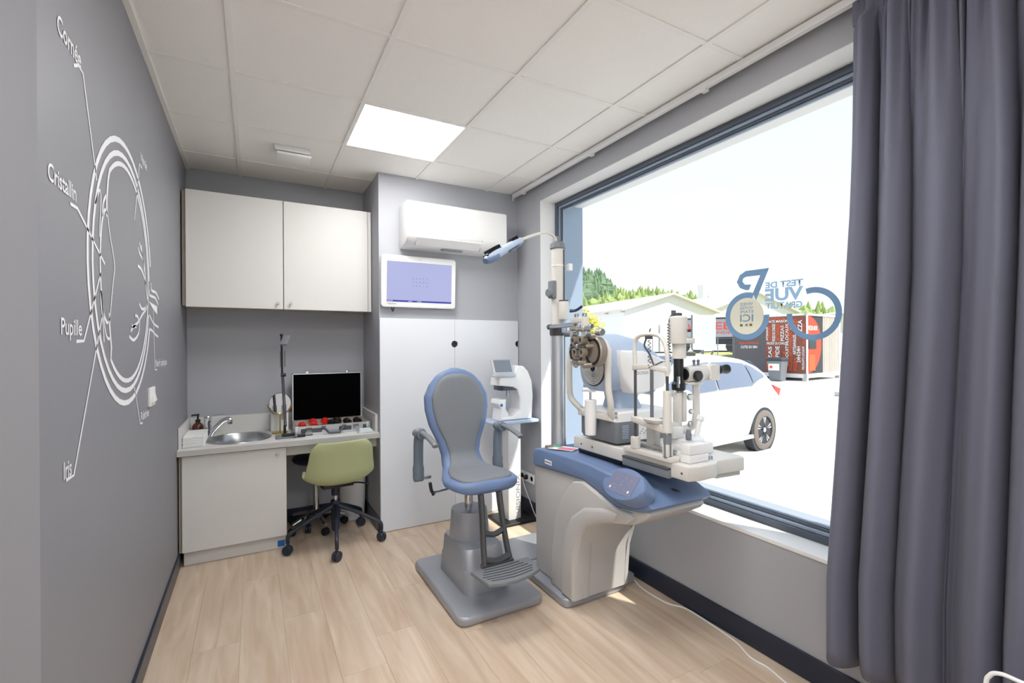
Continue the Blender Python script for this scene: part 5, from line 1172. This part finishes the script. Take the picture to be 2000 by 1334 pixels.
for u in (.4, 1.3, 3.4): B().cyl(TP(u, .05, 1.22), TP(u, .35, 1.22), .42, n=24).obj('wheel', M['arch'], t)
text('trailer_lettering', 'HA', TP(.05, -.02, 2.22), td, (0, 0, 1), .46, M['trred'], t, width=.95, bold=.01)
text('trailer_lettering', 'EE', TP(2.35, -.02, 2.30), td, (0, 0, 1), .46, M['trred'], t, width=.95, bold=.01)
text('trailer_lettering', 'ENDE', TP(2.3, -.02, 2.02), td, (0, 0, 1), .17, M['trred'], t, width=1.0)
# --- signboard
t = thing('signboard', 'blank white roadside signboard standing before the trailer', 'signboard', FD(9.7, 25, .8))
sA, sB = FD(9.66, 25.2, 0), FD(10.72, 24.8, 0); sd_v = (sB-sA).normalized(); sn = Vector((sd_v.y, -sd_v.x, 0))
B().loft([[sA+Vector((0, 0, 1.06)), sB+Vector((0, 0, 1.02)), sB-sn*-.12+Vector((0, 0, 1.02)), sA-sn*-.12+Vector((0, 0, 1.06))], [sA+Vector((0, 0, 2.92)), sB+Vector((0, 0, 2.88)), sB-sn*-.12+Vector((0, 0, 2.88)), sA-sn*-.12+Vector((0, 0, 2.92))]]).obj('board', M['wh'], t)
B().tube([sA+Vector((0, 0, 1.06)), sA+Vector((0, 0, 2.92))], .09, 6).obj('edge_post', M['greyp'], t)
B().tube([sB+Vector((0, 0, 1.3)), sB-sd_v*.35+Vector((0, 0, .45))], .05, 6).obj('prop', M['greyp'], t)
B().tube([sA+sd_v*.5+Vector((0, 0, .0)), sA+sd_v*.5+Vector((0, 0, 1.1))], .06, 6).obj('post', M['greyp'], t)
# --- fence posts
t = thing('wire_fence', 'thin grey wire fence on posts along the verge', 'fence', FD(8, 27, .6))
for k in range(16): B().cyl(FD(2.5+k*.95, 27.5, .3), FD(2.5+k*.95, 27.5, 1.75), .025, n=6).obj('post', M['greyp'], t)
for z in (.9, 1.3, 1.7): B().cyl(FD(2.5, 27.5, z), FD(17, 27.5, z), .008, n=5).obj('wire', M['greyp'], t)
# --- van at the right edge
t = thing('van', 'white van parked beyond the kiosk by the curtain edge', 'van', FD(17.6, 24.6, G))
va, vb = FD(17.05, 24.5, 0), FD(19.6, 26.5, 0); vd = (vb-va).normalized(); vn_ = Vector((-vd.y, vd.x, 0))
def VP_(u, v, z): return va+vd*u+vn_*v+Vector((0, 0, z+G))
B().loft([[VP_(u, v, z) for u, z in ((0, .35), (3.2, .35), (3.2, 2.0), (.9, 2.0), (.35, 1.35), (.02, 1.1))] for v in (0, 1.7)]).obj('body', M['wh'], t)
B().loft([[VP_(u, v, z) for u, z in ((.42, 1.36), (.92, 1.92), (1.5, 1.92), (1.5, 1.36))] for v in (-.01, .02)]).obj('side_window', M['carglass'], t)
for u in (.7, 2.6): B().cyl(VP_(u, -.03, .33), VP_(u, .2, .33), .33, n=20).obj('wheel', M['arch'], t)

# --- yellow-leaved tree
def leafcloud(b, c, r, n, size, rnd):
    for _ in range(n):
        d = Vector((rnd.gauss(0, 1), rnd.gauss(0, 1), rnd.gauss(0, 1))).normalized(); p = Vector(c)+Vector((d.x*r[0], d.y*r[1], d.z*r[2]))*rnd.uniform(.45, 1)
        a = Vector((rnd.gauss(0, 1), rnd.gauss(0, 1), rnd.gauss(0, 1))).normalized(); e = a.orthogonal().normalized(); s = size*rnd.uniform(.6, 1.3)
        b.bm.faces.new([b.bm.verts.new(p+q) for q in (a*s, e*s*.6, -a*s, -e*s*.6)])
t = thing('yellow_tree', 'yellow-green leafy young tree growing beside the forecourt', 'tree', FD(2.62, 17, G))
lc = B()
for lat, z, r in ((2.55, 2.2, .55), (2.85, 1.9, .5), (2.4, 1.7, .6), (2.7, 1.4, .5), (2.2, 2.4, .5)): leafcloud(lc, FD(lat, 17, z), (r, r, r), 420, .06, R)
lc.obj('foliage', M['yel'], t)
B().tube([FD(2.55, 17, G), FD(2.56, 17.05, .8), FD(2.6, 17, 1.9)], [.05, .04, .02], 8, 3).obj('trunk', M['bark'], t)

# --- wooded hills: trees beyond counting
def hill(name, pts, dep, thick, m_, label, n, rr_, conif):
    """pts: skyline (px, py) turned into lateral/height at that depth"""
    rnd = random.Random(len(name)); b = B()
    sk = [((px-1000)/920.58*dep, 1.33+(677-py)/920.58*dep) for px, py in pts]
    ridge = [[FD(l, dep-thick*.5*(1-k/6)*2+thick, 3+(h-rr_*1.2-3)*math.sin(PI/2*k/6)) for k in range(7)] for l, h in sk]
    b.loft(ridge, False, False, False)
    for _ in range(n):
        i = rnd.randrange(len(sk)-1); f = rnd.random(); l = sk[i][0]+(sk[i+1][0]-sk[i][0])*f; h = sk[i][1]+(sk[i+1][1]-sk[i][1])*f
        k = rnd.random()**.6; dd = dep-thick*(1-k)+thick; z = 3+(h-rr_*1.3-3)*math.sin(PI/2*k); r = rr_*rnd.uniform(.55, 1.15)
        p = FD(l, dd, z)
        if rnd.random() < conif:
            b.lathe([(r*.62, 0), (r*.4, r*1.0), (r*.12, r*1.9), (.01, r*2.2)], p-Vector((0, 0, r*.4)), n=6)
        else:
            t_ = bmesh.new(); bmesh.ops.create_icosphere(t_, subdivisions=1, radius=r)
            for v in t_.verts: v.co = v.co*rnd.uniform(.75, 1.2)
            b.merge(t_, Matrix.Translation(p))
    o = b.obj(name, m_); tag(o, label, 'trees', None, 'stuff'); return o
hill('forest_hill', [(1000, 490), (1060, 494), (1100, 500), (1132, 505), (1170, 511), (1195, 518), (1218, 540), (1230, 556), (1248, 576), (1265, 592)], 210, 30, M['fol1'], 'steep hill covered in dark green forest trees', 1100, 4.2, .35)
hill('hillside_trees', [(1000, 585), (1150, 572), (1215, 562), (1252, 556), (1280, 554), (1300, 552), (1340, 556), (1385, 563), (1400, 575), (1460, 578), (1560, 588), (1700, 590)], 160, 22, M['fol2'], 'belt of light green trees behind the warehouse roofs', 1000, 3.0, .3)
